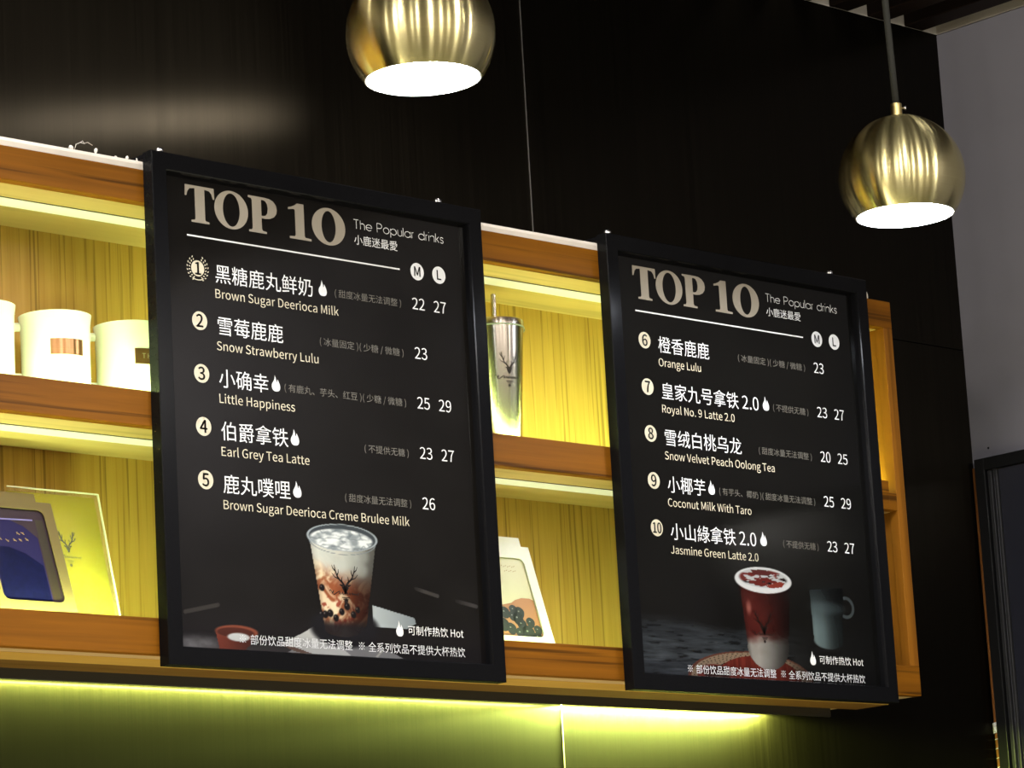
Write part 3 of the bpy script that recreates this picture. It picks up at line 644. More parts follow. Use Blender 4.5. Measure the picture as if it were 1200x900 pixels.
'系': (501, [[143,112,121,85,94,59,65,35,35,15,68,-10,128,39,156,68,181,99], [319,95,384,41,437,-11,469,12,415,62,348,115], [333,223,374,182,153,167,266,230,323,267,379,307,350,331,271,272,148,266,202,309,254,359,348,371,429,386,403,418,331,404,243,392,54,378,63,345,201,354,164,318,124,286,98,268,81,261,92,228,121,233,220,240,162,206,112,179,74,163,53,158,65,123,104,130,236,141,236,7,233,3,226,2,160,3,175,-35,222,-34,247,-30,264,-23,270,-15,274,10,274,144,399,153,434,108,464,126,420,181,362,238]]),
'綠': (501, [[219,172,245,137,264,104,293,121,274,153,246,188], [95,96,102,44,106,-5,133,3,121,102], [45,100,37,38,23,-16,50,-27,63,30,73,95], [145,107,167,25,192,34,183,73,169,115], [291,353,394,353,380,300,274,300], [440,192,415,165,386,138,355,199,477,200,477,234,399,234,436,381,410,387,404,385,301,385,310,415,274,421,250,342,224,269,372,269,362,234,198,234,198,200,321,200,321,107,195,38,214,9,321,73,320,-4,316,-7,307,-8,248,-7,260,-41,323,-38,341,-33,351,-23,355,2,355,129,379,89,406,52,434,20,463,-6,487,24,465,41,443,63,401,114,466,170], [38,122,66,130,167,148,171,127,198,138,185,184,166,235,141,226,159,175,77,163,132,243,182,331,153,348,118,278,69,274,107,338,140,409,110,422,85,362,60,314,40,280,25,268,35,235,51,240,100,247,52,176,39,161,28,154]]),
'红': (501, [[19,27,26,-13,201,26,197,62], [30,213,51,218,115,227,83,186,55,155,34,136,21,129,33,92,70,102,202,124,200,157,89,141,151,214,208,295,174,316,140,262,72,256,119,327,161,406,123,421,92,355,61,301,35,264,24,253,17,250], [205,30,205,-8,480,-8,480,30,362,30,362,336,469,336,469,374,212,374,212,336,321,336,321,30]]),
'绒': (501, [[383,399,413,368,435,336,463,354,441,385,410,415], [21,27,29,-8,195,38,190,69], [30,212,50,218,113,227,54,150,35,130,23,124,33,91,66,102,187,127,188,158,84,139,141,213,194,295,335,294,345,172,363,72,344,46,323,23,300,3,275,-13,300,-41,340,-9,375,30,385,6,397,-13,417,-31,436,-38,446,-38,455,-35,464,-27,472,-14,478,3,487,52,459,73,452,17,447,2,441,-2,428,5,417,19,407,39,399,65,421,107,440,153,456,202,468,255,437,261,417,185,388,115,377,198,370,294,481,294,481,329,368,329,365,420,329,420,333,329,194,329,194,296,164,313,134,259,67,252,112,324,150,405,117,420,88,353,59,298,35,261,25,250,18,247], [192,186,192,150,245,150,240,112,230,73,211,36,183,1,209,-21,227,-2,241,18,262,61,274,106,279,150,328,150,328,186,280,186,280,264,246,264,246,186]]),
'芋': (501, [[315,421,315,370,184,370,184,421,147,421,147,370,32,370,32,335,147,335,147,286,184,286,184,335,315,335,315,286,352,286,352,335,470,335,470,370,352,370,352,421], [29,157,29,122,234,122,233,3,221,-1,138,-1,147,-19,153,-38,232,-35,254,-29,267,-18,272,1,272,122,473,122,473,157,272,157,272,235,438,235,438,270,68,270,68,235,234,235,234,157]]),
'莓': (501, [[211,190,251,170,285,147,140,147,145,211,383,211,382,179,381,147,292,147,310,166,264,195,231,211], [203,95,250,72,288,47,129,47,133,81,136,115,223,115], [223,115,379,115,373,47,331,47,289,47,309,69,270,94], [111,240,104,147,27,147,27,115,101,115,89,18,367,18,360,0,351,-7,330,-8,278,-5,288,-35,350,-36,375,-31,387,-23,395,-13,404,18,462,18,462,47,409,47,415,115,476,115,476,147,416,147,420,240], [29,384,29,352,144,352,144,330,113,335,98,305,78,273,52,242,22,214,36,203,50,190,88,229,119,271,466,271,466,302,137,302,147,320,181,320,181,352,321,352,321,320,357,320,357,352,474,352,474,384,357,384,357,421,321,421,321,384,181,384,181,421,144,421,144,384]]),
'调': (501, [[53,387,95,347,128,308,155,335,120,372,77,410], [22,264,22,228,92,228,91,44,82,20,64,-1,88,-26,108,-7,173,46,160,12,142,-20,169,-40,186,-12,199,18,209,49,221,116,225,181,226,365,429,365,429,6,427,-2,416,-5,363,-4,375,-39,418,-38,440,-35,454,-27,461,-14,463,5,463,399,192,399,191,155,185,96,176,57,165,82,129,54,129,264], [311,350,311,308,257,308,257,279,311,279,311,228,246,228,246,199,410,199,410,228,341,228,341,279,398,279,398,308,341,308,341,350], [257,158,257,18,286,18,286,41,392,41,392,158], [286,130,363,130,363,69,286,69]]),
'豆': (501, [[39,395,39,361,460,361,460,395], [122,122,144,69,160,21,197,32,181,80,156,132], [124,271,368,271,368,178,124,178], [85,307,85,143,409,143,409,307], [339,131,315,72,284,13,28,13,28,-22,473,-22,473,13,323,13,381,121]]),
'迷': (501, [[172,385,199,332,218,283,252,297,232,345,204,396], [419,400,395,346,367,295,397,282,426,331,456,386], [37,396,78,350,110,306,140,328,106,371,65,415], [292,416,292,259,155,259,155,225,271,225,244,184,213,146,180,113,147,86,174,57,205,85,236,119,266,158,292,200,292,28,329,28,329,200,395,129,448,67,476,92,419,154,350,225,469,225,469,259,329,259,329,416], [124,251,23,251,23,216,88,216,88,59,71,50,52,36,12,-5,40,-41,67,-4,91,21,104,26,114,23,125,15,167,-14,198,-25,233,-32,297,-35,476,-29,481,-8,488,13,373,5,258,4,205,11,176,21,157,32,124,55]]),
'部': (501, [[71,315,90,270,102,228,136,238,124,279,103,323], [314,395,314,-39,348,-39,348,360,429,360,405,293,377,225,404,192,422,163,433,123,433,93,427,78,414,68,401,66,362,68,369,50,372,32,394,31,424,34,443,41,457,54,464,68,468,87,469,108,463,149,451,179,441,195,413,229,475,380,450,396], [124,414,145,362,40,362,40,328,277,328,277,362,184,362,157,423], [217,325,201,276,181,227,26,227,26,192,288,192,288,227,217,227,255,316], [55,146,55,-37,90,-37,90,-13,228,-13,228,-33,265,-33,265,146], [90,21,90,112,228,112,228,21]]),
'量': (501, [[125,333,375,333,375,306,125,306], [125,383,375,383,375,355,125,355], [89,405,89,283,412,283,412,405], [26,262,26,233,476,233,476,262], [115,137,232,137,232,108,115,108], [268,137,390,137,390,108,268,108], [115,187,232,187,232,159,115,159], [268,187,390,187,390,159,268,159], [24,2,24,-28,479,-28,479,2,268,2,268,31,438,31,438,34,438,57,268,57,268,85,427,85,427,211,80,211,80,85,232,85,232,57,66,57,66,31,232,31,232,2]]),
'铁': (501, [[92,420,78,385,60,353,39,324,16,299,36,264,62,294,87,329,216,329,216,365,107,365,126,410], [30,172,30,138,106,138,105,27,98,9,82,-4,101,-38,127,-20,217,29,209,61,142,27,142,138,215,138,215,172,142,172,142,240,203,240,203,274,55,274,55,240,106,240,106,172], [332,419,332,331,281,331,293,396,258,401,251,357,241,315,228,276,212,244,243,225,259,258,272,296,332,296,329,197,224,197,224,161,324,161,312,114,289,69,273,47,254,26,231,6,204,-12,219,-26,231,-40,255,-23,294,14,323,54,334,74,350,116,369,68,381,45,407,6,423,-11,458,-38,484,-7,464,6,445,21,414,60,389,107,372,161,478,161,478,197,367,197,369,296,466,296,466,331,369,331,369,419]]),
'雪': (501, [[97,274,97,247,206,247,206,274], [86,216,86,189,206,189,206,216], [293,216,293,189,417,189,417,216], [293,274,293,247,404,247,404,274], [38,336,38,227,72,227,72,305,231,305,231,175,268,175,268,305,429,305,429,227,464,227,464,336,268,336,268,370,434,370,434,401,67,401,67,370,231,370,231,336], [82,154,82,123,378,123,378,82,94,82,94,75,94,53,378,53,378,10,74,10,74,-21,378,-21,378,-41,415,-41,415,154]]),
'饮': (501, [[279,421,269,367,254,317,236,272,213,234,245,213,270,257,291,311,432,311,412,234,443,224,461,278,475,339,450,346,301,345,316,415], [321,273,321,214,318,183,312,150,301,116,284,81,260,47,228,14,186,-17,213,-43,264,-4,284,17,315,60,327,81,343,125,364,71,391,25,424,-13,444,-29,466,-42,490,-11,464,4,440,23,420,46,403,71,388,100,375,132,357,203,358,273], [78,420,67,365,52,312,34,265,12,225,40,202,66,250,88,308,177,308,165,272,151,242,181,231,203,280,222,336,197,344,191,342,98,342,113,413], [83,-34,109,-12,204,50,195,82,127,40,127,248,91,248,90,35,81,15,63,-2]]),
'香': (501, [[140,55,368,55,368,8,140,8], [140,83,140,128,368,128,368,83], [103,158,103,-40,140,-40,140,-22,368,-22,368,-39,406,-39,406,158], [390,418,325,404,245,393,69,380,79,347,231,358,231,306,29,306,29,272,191,272,154,238,111,207,65,181,19,161,44,130,69,142,120,171,169,207,212,248,231,270,231,172,270,172,270,269,289,249,333,210,383,175,434,147,459,136,484,166,438,185,392,210,348,240,311,272,473,272,473,306,270,306,270,362,350,373,419,388]]),
'鲜': (501, [[24,19,30,-17,237,8,237,40], [269,401,288,365,301,331,329,343,315,376,296,411], [176,348,148,292,74,292,104,348], [97,422,85,386,68,347,45,309,18,274,44,253,45,255,45,74,227,74,227,292,204,292,181,292,221,365,200,380,194,378,117,378,131,417], [75,169,122,169,122,104,75,104], [149,169,197,169,197,104,149,104], [75,262,122,262,122,198,75,198], [149,262,197,262,197,198,149,198], [242,110,242,76,345,76,345,-42,381,-42,381,76,482,76,482,88,482,110,381,110,381,182,464,182,464,202,464,215,381,215,381,289,473,289,473,322,412,322,454,405,419,414,400,367,377,322,249,322,249,289,345,289,345,215,259,215,259,182,345,182,345,110]]),
'鹿': (501, [[179,262,179,200,98,200,98,215,98,262], [179,293,98,293,98,345,179,345], [214,262,301,262,301,200,214,200], [214,293,214,345,301,345,301,293], [337,262,424,262,424,200,337,200], [235,415,250,379,62,379,62,201,55,106,41,42,31,11,17,-17,47,-38,59,-15,68,9,83,61,92,115,97,168,460,168,460,231,460,293,337,293,337,345,473,345,473,379,292,379,271,424], [126,-40,160,-32,279,-14,278,17,173,3,173,77,275,77,275,108,173,108,173,155,137,155,137,15,129,1,113,-8], [298,155,299,4,304,-15,309,-22,317,-26,339,-31,430,-32,452,-28,466,-17,471,-7,475,5,479,40,458,47,447,54,444,17,442,10,436,2,426,1,358,1,342,2,336,9,335,64,402,84,462,110,434,135,390,114,335,94,335,155]]),
'黑': (501, [[141,349,161,310,173,274,200,284,187,320,166,357], [330,358,312,317,291,279,315,269,360,347], [170,45,177,2,180,-37,216,-33,213,6,206,48], [274,44,290,2,300,-37,338,-28,326,10,309,51], [376,46,412,1,440,-41,477,-27,447,15,410,59], [84,59,60,12,45,-9,29,-26,63,-42,80,-23,96,0,120,50], [114,371,231,371,231,261,114,261], [269,371,384,371,384,261,269,261], [28,112,28,79,474,79,474,112,269,112,269,157,432,157,432,169,432,189,269,189,269,230,422,230,422,402,78,402,78,230,231,230,231,189,69,189,69,157,231,157,231,112]]),
'龙': (501, [[299,390,349,351,390,315,416,338,373,374,323,410], [406,239,385,203,361,169,333,138,302,108,302,266,473,266,473,301,212,301,220,420,180,421,173,301,27,301,27,266,169,266,162,220,153,178,140,140,124,105,104,74,80,46,51,21,17,-1,46,-33,82,-7,112,21,137,53,159,88,176,127,189,169,200,215,208,266,236,266,264,266,264,77,211,42,154,13,181,-17,223,6,264,32,267,4,271,-6,277,-14,297,-23,328,-26,438,-25,459,-17,467,-9,477,15,482,52,464,58,447,67,445,38,441,20,438,15,428,10,322,9,307,13,303,21,302,60,343,97,380,136,413,179,441,224]]),
' ': (112, []),
'(': (169, [[120,-98,148,-86,120,-30,100,30,88,92,85,124,85,188,93,251,109,312,133,370,148,397,120,410,89,353,66,292,57,260,47,192,47,120,57,52,76,-11,89,-41]]),
')': (169, [[50,-98,81,-41,93,-11,112,52,122,120,122,192,112,260,104,292,81,353,50,410,21,397,36,370,60,312,77,251,85,188,85,124,82,92,70,30,49,-30,21,-86]]),
'.': (139, [[70,-7,82,-4,93,3,100,14,103,28,100,42,93,54,82,61,70,63,57,61,46,54,39,42,37,28,39,14,46,3,57,-4]]),
'/': (197, [[6,-90,39,-90,189,398,156,398]]),
'0': (278, [[139,-7,164,-4,187,5,206,20,223,41,236,68,246,101,252,140,254,185,252,230,246,268,236,301,223,327,206,348,187,362,164,371,139,374,114,371,92,362,72,348,56,327,43,301,33,268,27,230,25,185,27,140,33,101,43,68,56,41,72,20,92,5,114,-4], [139,31,124,33,111,40,99,51,89,67,80,89,74,115,69,185,74,254,80,281,89,302,99,318,111,329,124,336,139,338,154,336,168,329,180,318,190,302,198,281,204,254,210,185,204,115,198,89,190,67,180,51,168,40,154,33]]),
'1': (278, [[44,0,246,0,246,38,172,38,172,368,137,368,103,352,61,341,61,312,126,312,126,38,44,38]]),
'2': (278, [[22,0,253,0,253,40,144,40,91,36,150,96,196,154,213,183,225,211,233,239,236,266,234,290,228,311,219,329,207,345,191,357,173,366,152,372,128,374,96,370,68,359,43,343,20,320,47,294,72,319,101,334,123,337,153,332,164,325,174,316,186,293,191,264,188,240,180,215,168,188,150,160,97,98,22,27]]),
'3': (278, [[132,-7,156,-5,178,1,198,9,216,21,230,36,241,54,248,75,250,98,249,116,244,133,228,160,203,180,172,192,172,194,199,207,210,216,227,238,233,252,238,282,236,303,230,321,220,337,207,350,192,360,173,368,153,372,130,374,100,371,74,362,50,348,28,330,53,301,69,316,88,327,107,334,129,337,155,333,165,328,182,313,190,291,190,264,186,251,179,239,169,229,155,220,137,214,116,210,89,209,89,173,119,172,143,168,163,162,178,153,190,143,198,130,202,116,204,100,198,71,183,50,159,36,145,33,114,32,88,39,65,51,38,74,15,44,35,25,61,9,93,-2]]),
'4': (278, [[170,0,214,0,214,101,263,101,263,138,214,138,214,253,214,368,163,368,10,131,10,101,170,101], [170,138,58,138,141,263,171,317,173,317,171,258]]),
'5': (278, [[131,-7,154,-4,176,2,197,12,215,26,230,44,242,66,249,91,252,119,249,148,243,172,233,192,219,208,203,221,184,230,163,235,133,236,111,233,86,222,95,328,234,328,234,368,55,368,49,282,43,196,68,181,90,193,104,199,120,202,145,201,160,196,173,189,184,180,193,168,200,154,205,118,204,99,199,82,192,67,182,55,171,45,157,38,143,33,127,32,98,35,63,50,37,72,14,42,34,24,60,9,92,-2]]),
'6': (278, [[151,-7,172,-4,192,2,210,12,225,26,238,44,248,64,255,87,257,113,255,140,249,163,241,183,229,199,214,212,197,221,177,226,144,227,121,221,90,203,71,184,74,223,80,256,89,282,100,303,114,318,130,329,147,335,174,336,198,329,212,320,224,308,250,336,224,358,191,371,164,374,138,371,113,363,90,349,69,329,52,302,39,267,31,225,28,175,30,133,37,96,48,65,63,39,81,19,102,5,125,-4], [72,147,91,169,110,184,138,193,163,193,176,188,187,181,197,172,209,146,213,113,208,79,203,64,186,43,164,31,151,30,135,32,120,37,107,47,96,60,87,77,75,120]]),
'7': (278, [[99,0,147,0,154,98,161,142,171,183,184,222,202,261,226,300,255,340,255,368,140,368,25,368,25,328,203,328,178,291,157,254,140,217,127,179,116,139,108,96]]),
'8': (278, [[140,-7,165,-5,187,1,207,9,224,21,237,35,247,51,253,69,255,88,250,122,236,149,217,169,194,185,194,188,218,213,232,236,238,249,242,276,240,297,235,315,227,332,215,346,201,357,184,366,164,371,141,373,121,371,102,366,84,358,70,347,57,334,48,318,43,300,41,280,45,253,49,241,63,220,90,193,66,176,44,154,29,125,23,91,25,71,32,52,42,35,56,21,73,9,93,1,116,-5], [165,200,134,213,107,230,89,251,84,265,83,293,92,314,99,323,117,335,141,339,155,338,178,328,194,310,202,287,202,264,198,244,188,226], [141,28,125,29,97,39,76,57,65,81,65,108,72,132,85,153,114,178,152,163,183,145,195,134,204,122,210,107,212,90,210,77,200,54,182,38,170,32]]),
'9': (278, [[118,-7,143,-4,168,5,190,19,210,41,227,69,240,105,248,148,251,200,249,241,242,276,231,306,216,331,198,350,177,363,153,371,127,374,106,372,87,365,69,355,53,341,40,324,30,304,24,280,22,255,24,228,29,205,38,185,50,169,64,156,82,147,101,141,135,140,169,152,190,166,208,184,205,145,199,112,190,86,179,65,165,50,150,39,134,33,107,32,82,39,67,48,54,60,29,31,46,16,66,4,90,-4], [208,223,189,200,159,180,140,174,116,175,102,179,91,186,82,196,69,221,65,255,70,289,76,303,92,325,115,337,128,338,144,337,159,331,172,322,183,309,192,293,205,249]]),
'B': (329, [[51,0,197,2,224,7,248,15,268,27,284,42,297,60,304,82,307,108,301,141,295,155,275,177,262,185,232,196,232,198,244,203,264,218,272,228,282,251,286,278,283,300,276,319,265,335,250,347,232,356,210,363,159,368,51,368], [97,212,97,331,174,330,206,324,218,318,228,309,235,299,239,287,240,272,235,246,229,236,219,228,192,216,173,213], [97,37,97,175,184,175,221,167,235,160,247,150,255,139,260,125,261,109,260,92,254,77,246,65,235,55,220,47,183,38]]),
'C': (320, [[189,-7,223,-3,252,7,279,24,302,46,276,76,248,51,216,37,191,34,166,37,144,45,124,57,108,75,94,97,85,122,79,152,77,185,79,218,85,247,95,272,109,294,125,311,145,323,168,331,193,333,215,331,235,324,252,313,268,299,293,329,274,346,251,360,224,370,192,374,158,371,127,361,99,345,76,323,56,296,41,263,32,226,29,184,32,141,41,103,55,71,75,44,98,22,125,6,156,-3]]),
'D': (345, [[51,0,144,0,184,3,218,13,247,28,271,49,290,75,304,107,313,144,315,185,313,227,304,263,290,294,271,320,247,341,217,356,182,364,142,368,51,368], [97,38,97,330,169,328,195,320,217,309,236,292,250,272,260,247,266,218,268,185,266,152,260,123,250,98,236,77,217,60,195,48,169,41]]),
'E': (295, [[51,0,268,0,268,40,97,40,97,173,236,173,236,213,97,213,97,328,262,328,262,368,51,368]]),
'G': (345, [[195,-7,230,-3,261,6,288,19,308,36,308,191,188,191,188,152,266,152,266,56,253,47,237,40,200,34,172,37,147,45,126,57,109,75,95,97,85,122,79,152,77,185,79,218,85,247,96,272,110,294,128,311,149,323,172,331,199,333,224,331,255,318,278,299,303,329,274,353,248,366,233,370,198,374,162,371,130,361,102,345,77,323,57,296,42,263,32,226,29,184,32,141,41,103,56,71,76,44,100,22,128,6,160,-3]]),
'H': (365, [[51,0,97,0,97,173,268,173,268,0,315,0,315,368,268,368,268,214,97,214,97,368,51,368]]),
'J': (268, [[119,-7,144,-4,165,2,182,13,196,27,207,44,214,63,219,85,220,368,173,368,173,112,173,93,165,63,159,52,150,44,140,38,114,34,87,39,64,57,51,76,18,52,36,26,59,8,86,-3]]),
'L': (272, [[51,0,258,0,258,40,97,40,97,368,51,368]]),
'M': (407, [[51,0,92,0,92,216,86,312,88,312,188,37,219,37,317,312,319,312,313,204,313,0,356,0,356,368,301,368,204,94,106,368,51,368]]),
'N': (363, [[51,0,94,0,94,208,90,308,130,232,264,0,312,0,312,368,268,368,268,162,274,60,272,60,232,136,98,368,51,368]]),
'O': (372, [[186,-7,219,-3,249,7,276,23,299,45,318,73,331,105,340,143,343,185,340,227,331,264,318,297,299,324,276,345,249,361,219,371,186,374,153,371,123,361,96,345,73,324,54,297,41,264,32,227,29,185,32,143,41,105,54,73,73,45,96,23,123,7,153,-3], [186,34,162,37,141,45,122,58,107,75,94,97,84,123,79,152,77,185,79,218,84,247,94,272,107,294,122,311,141,323,162,331,186,333,210,331,231,323,250,311,265,294,278,272,288,247,293,218,295,185,293,152,288,123,278,97,265,75,250,58,231,45,210,37]]),
'P': (317, [[51,0,97,0,97,146,186,148,213,153,236,162,255,174,271,190,283,209,290,233,293,260,290,287,283,310,271,329,255,344,235,355,212,362,185,366,155,368,51,368], [97,184,97,330,172,329,209,322,222,315,233,306,241,293,245,278,245,241,241,226,234,213,223,202,210,194,194,188,151,184]]),
'R': (318, [[97,193,97,330,179,329,212,322,225,315,235,307,242,295,246,281,248,265,246,248,242,233,235,221,225,211,212,203,179,194], [252,0,304,0,211,161,245,174,259,184,271,196,281,210,288,226,292,244,294,265,291,291,284,313,273,331,258,345,239,355,217,362,165,368,51,368,51,0,97,0,97,156,122,156,163,156]]),
'S': (299, [[152,-7,180,-4,204,2,226,11,244,24,258,39,269,57,275,77,277,98,276,117,271,134,265,148,244,171,217,189,118,234,100,248,94,257,90,268,89,292,99,311,117,325,142,332,181,331,213,319,241,299,265,329,243,347,218,361,189,371,157,374,133,372,111,367,91,358,74,347,60,332,50,316,43,297,41,277,43,258,48,241,56,227,77,205,103,189,181,154,212,135,225,118,229,107,229,81,225,69,210,51,199,44,170,35,139,35,125,37,98,47,73,61,52,80,24,48,50,25,81,8,115,-3]]),
'T': (300, [[127,0,173,0,173,328,285,328,285,368,16,368,16,328,127,328]]),
'V': (288, [[118,0,171,0,288,368,241,368,146,47,144,47,140,63,49,368,1,368]]),
'W': (440, [[91,0,146,0,219,305,221,305,239,222,295,0,351,0,427,368,383,368,343,167,323,48,320,48,294,167,243,368,200,368,149,167,122,48,61,368,13,368]]),
'a': (282, [[109,-7,133,-3,157,5,179,17,199,33,205,0,242,0,242,167,237,213,230,233,220,249,207,262,191,271,171,277,148,279,132,278,101,272,74,262,41,244,59,212,86,228,106,236,129,241,156,240,168,235,178,229,185,220,194,198,197,172,122,159,93,150,70,139,52,125,39,110,32,92,30,71,31,53,36,38,43,25,52,14,64,5,92,-5], [122,31,95,36,82,46,75,63,74,74,75,86,80,98,88,108,101,117,117,125,165,137,197,142,197,66,177,51,159,40,141,33]]),
'b': (310, [[166,-7,189,-4,211,3,231,15,248,32,263,53,275,78,282,107,284,140,283,171,277,198,269,221,256,241,241,258,223,269,201,277,165,279,142,273,120,262,90,241,92,399,69,399,46,399,46,0,83,0,87,28,89,28,107,14,127,3,147,-4], [158,32,127,38,110,47,92,60,92,204,111,220,129,231,147,238,164,241,183,239,198,233,210,225,220,213,228,198,236,162,235,116,231,95,224,76,214,61,203,48,190,39,175,34]]),
'c': (256, [[153,-7,178,-4,201,3,222,13,242,28,222,59,200,43,176,34,157,32,139,33,123,39,109,48,97,60,87,75,79,93,75,113,73,136,75,158,80,179,87,197,97,212,110,224,125,233,141,239,159,241,174,239,188,234,213,217,236,247,212,265,182,277,157,279,131,277,107,270,85,258,65,242,49,221,37,197,29,168,26,136,29,104,36,76,47,51,63,31,81,15,103,3,127,-4]]),
'e': (278, [[156,-7,183,-4,206,1,246,21,230,52,206,39,180,32,161,30,143,32,126,37,111,45,98,56,87,70,79,86,74,105,71,125,163,125,255,125,257,151,255,179,250,204,241,226,228,244,213,259,194,270,173,277,148,279,125,277,103,269,82,257,64,241,48,220,36,196,29,168,26,136,29,104,36,76,48,51,64,31,83,15,105,3,130,-4], [71,158,74,177,88,209,97,221,121,237,149,243,164,241,177,237,189,230,199,221,206,209,212,194,217,158]]),
'g': (283, [[138,-125,168,-123,195,-118,219,-109,238,-97,254,-83,266,-67,273,-50,276,-31,274,-15,270,-2,262,9,252,18,239,25,203,33,115,34,96,38,90,42,82,51,80,63,81,73,87,86,97,96,127,87,158,88,177,93,194,101,208,112,220,125,229,142,235,160,237,181,236,198,231,213,215,237,271,237,271,272,176,272,149,279,117,278,98,272,81,264,66,253,53,239,44,222,38,203,36,182,39,159,52,130,71,107,51,86,42,64,42,48,45,35,52,24,66,12,66,9,49,-4,32,-27,26,-44,28,-69,34,-84,44,-96,57,-106,73,-115,92,-121], [137,117,115,122,97,135,84,155,80,182,84,209,97,229,115,241,137,246,160,241,179,229,191,209,196,182,191,155,178,135,160,122], [144,-94,127,-93,98,-86,78,-74,67,-57,66,-40,69,-28,76,-17,86,-5,93,0,128,-4,188,-4,209,-8,223,-16,230,-30,229,-49,225,-59,207,-77,180,-89]]),
'h': (304, [[46,0,92,0,92,198,120,223,138,233,156,239,179,238,199,230,211,212,215,199,218,166,218,0,264,0,264,86,263,197,259,218,252,237,244,252,232,264,218,272,200,278,167,278,154,276,131,266,110,251,90,234,92,399,46,399]]),
'i': (138, [[46,0,92,0,92,272,46,272], [69,328,82,331,91,337,98,346,100,359,98,371,91,380,82,386,69,389,57,386,47,380,41,371,39,359,41,346,47,337,57,331]]),
'k': (277, [[46,0,91,0,91,72,142,131,222,0,272,0,169,162,214,217,260,272,209,272,93,129,91,129,91,399,46,399]]),
'l': (142, [[94,-7,121,-3,114,33,105,32,98,34,93,42,92,51,92,399,46,399,46,54,49,28,57,9,72,-2]]),
'm': (464, [[46,0,92,0,92,198,110,216,128,229,145,237,160,239,183,235,192,230,204,212,208,199,211,166,211,0,257,0,257,198,275,216,293,229,317,239,338,238,348,235,364,222,369,212,375,184,376,0,422,0,420,197,417,218,410,237,401,252,390,264,376,272,359,278,339,279,315,275,292,265,271,248,249,227,239,249,232,258,213,271,202,276,174,279,162,278,139,271,118,259,89,233,84,272,46,272]]),
'n': (306, [[46,0,92,0,92,198,120,223,138,233,156,239,179,238,199,230,211,212,215,199,218,166,218,0,264,0,264,86,264,172,259,218,252,237,244,252,232,264,218,272,200,278,181,279,154,276,120,259,88,233,84,272,46,272]]),
'o': (304, [[152,-7,176,-4,200,3,221,15,240,31,256,51,267,76,275,104,278,136,275,168,267,197,256,221,240,242,221,258,200,270,176,277,152,279,127,277,104,270,83,258,64,242,48,221,36,197,29,168,26,136,29,104,36,76,48,51,64,31,83,15,104,3,127,-4], [152,32,135,33,120,39,106,48,95,60,86,75,79,93,75,113,73,136,75,158,79,179,86,197,95,212,106,224,120,233,135,239,152,241,169,239,184,233,198,224,209,212,219,197,225,179,230,158,231,136,230,113,225,93,219,75,209,60,198,48,184,39,169,33]]),
'p': (311, [[46,-115,92,-115,91,25,109,11,138,-2,166,-7,189,-4,211,3,231,15,248,32,263,53,275,78,282,107,284,140,283,171,277,198,269,221,256,241,241,258,223,269,201,277,164,278,141,272,119,262,89,241,84,272,46,272], [158,32,128,38,110,47,92,60,92,204,111,220,130,231,147,238,164,241,183,239,198,233,210,225,220,213,228,198,236,162,235,116,231,95,224,76,214,61,203,48,190,39,175,34]]),
'r': (195, [[46,0,92,0,92,175,107,204,116,215,134,230,143,235,160,238,187,234,196,273,182,278,155,278,134,270,114,256,89,223,84,272,46,272]]),
's': (235, [[117,-7,140,-5,160,0,177,7,191,17,202,29,210,43,214,58,216,74,214,92,209,107,200,119,190,129,163,145,93,175,80,188,76,195,75,212,82,226,94,237,103,241,125,244,143,242,166,233,187,220,209,248,192,260,172,270,149,277,125,279,104,278,85,273,69,266,56,257,45,245,37,232,33,218,31,202,33,186,38,172,56,150,82,135,143,109,161,97,171,81,172,72,169,55,159,42,152,36,132,30,119,29,96,31,75,38,56,48,38,62,16,31,37,16,62,4,89,-4]]),
't': (189, [[131,-7,151,-5,182,4,173,38,150,31,131,31,115,38,105,52,100,83,100,235,174,235,174,272,100,272,100,349,62,349,57,272,14,270,14,235,54,235,54,84,58,47,63,32,71,18,82,8,95,0,111,-5]]),
'u': (304, [[126,-7,152,-3,175,7,196,22,216,43,221,0,259,0,259,272,213,272,213,176,213,79,186,51,168,39,139,33,116,37,100,50,95,60,89,88,88,272,42,272,42,100,47,54,53,36,62,20,74,9,88,0,106,-5]]),
'v': (261, [[105,0,158,0,255,272,210,272,133,37,130,37,54,272,7,272]]),
'w': (402, [[89,0,142,0,200,225,202,225,218,156,260,0,315,0,389,272,345,272,305,115,289,39,286,39,225,272,180,272,137,115,119,39,117,39,101,115,60,272,14,272]]),
'y': (261, [[51,-117,70,-115,87,-110,102,-102,115,-90,136,-60,152,-23,255,272,210,272,161,121,139,44,136,44,82,197,54,272,7,272,116,-1,100,-44,86,-63,78,-70,60,-79,49,-80,28,-75,19,-112,33,-116]]),
}
# ------------------------------------------------------------------ lettering
def glyph(ch):
    adv, lps = GLYPHS[ch]
    return adv / 500.0, [[(q[i] / 500.0, q[i + 1] / 500.0) for i in range(0, len(q), 2)] for q in lps]


def holds(lp, p):
    ins = False
    for i in range(len(lp)):
        (x0, y0), (x1, y1) = lp[i - 1], lp[i]
        if (y0 > p[1]) != (y1 > p[1]) and p[0] < (x1 - x0) * (p[1] - y0) / (y1 - y0) + x0:
            ins = not ins
    return ins


def area(lp):
    return 0.5 * sum(lp[i - 1][0] * lp[i][1] - lp[i][0] * lp[i - 1][1] for i in range(len(lp)))


def nest(loops):
    """groups of an outer loop with the holes lying in it"""
    big = max(loops, key=lambda q: abs(area(q)))
    sign = area(big) > 0
    outs = [q for q in loops if (area(q) > 0) == sign]
    res = [[q] for q in outs]
    for h in loops:
        if (area(h) > 0) == sign:
            continue
        c = [k for k, q in enumerate(outs) if holds(q, h[0]) and abs(area(q)) > abs(area(h))]
        if c:
            res[min(c, key=lambda k: abs(area(outs[k])))].append(h)
    return res


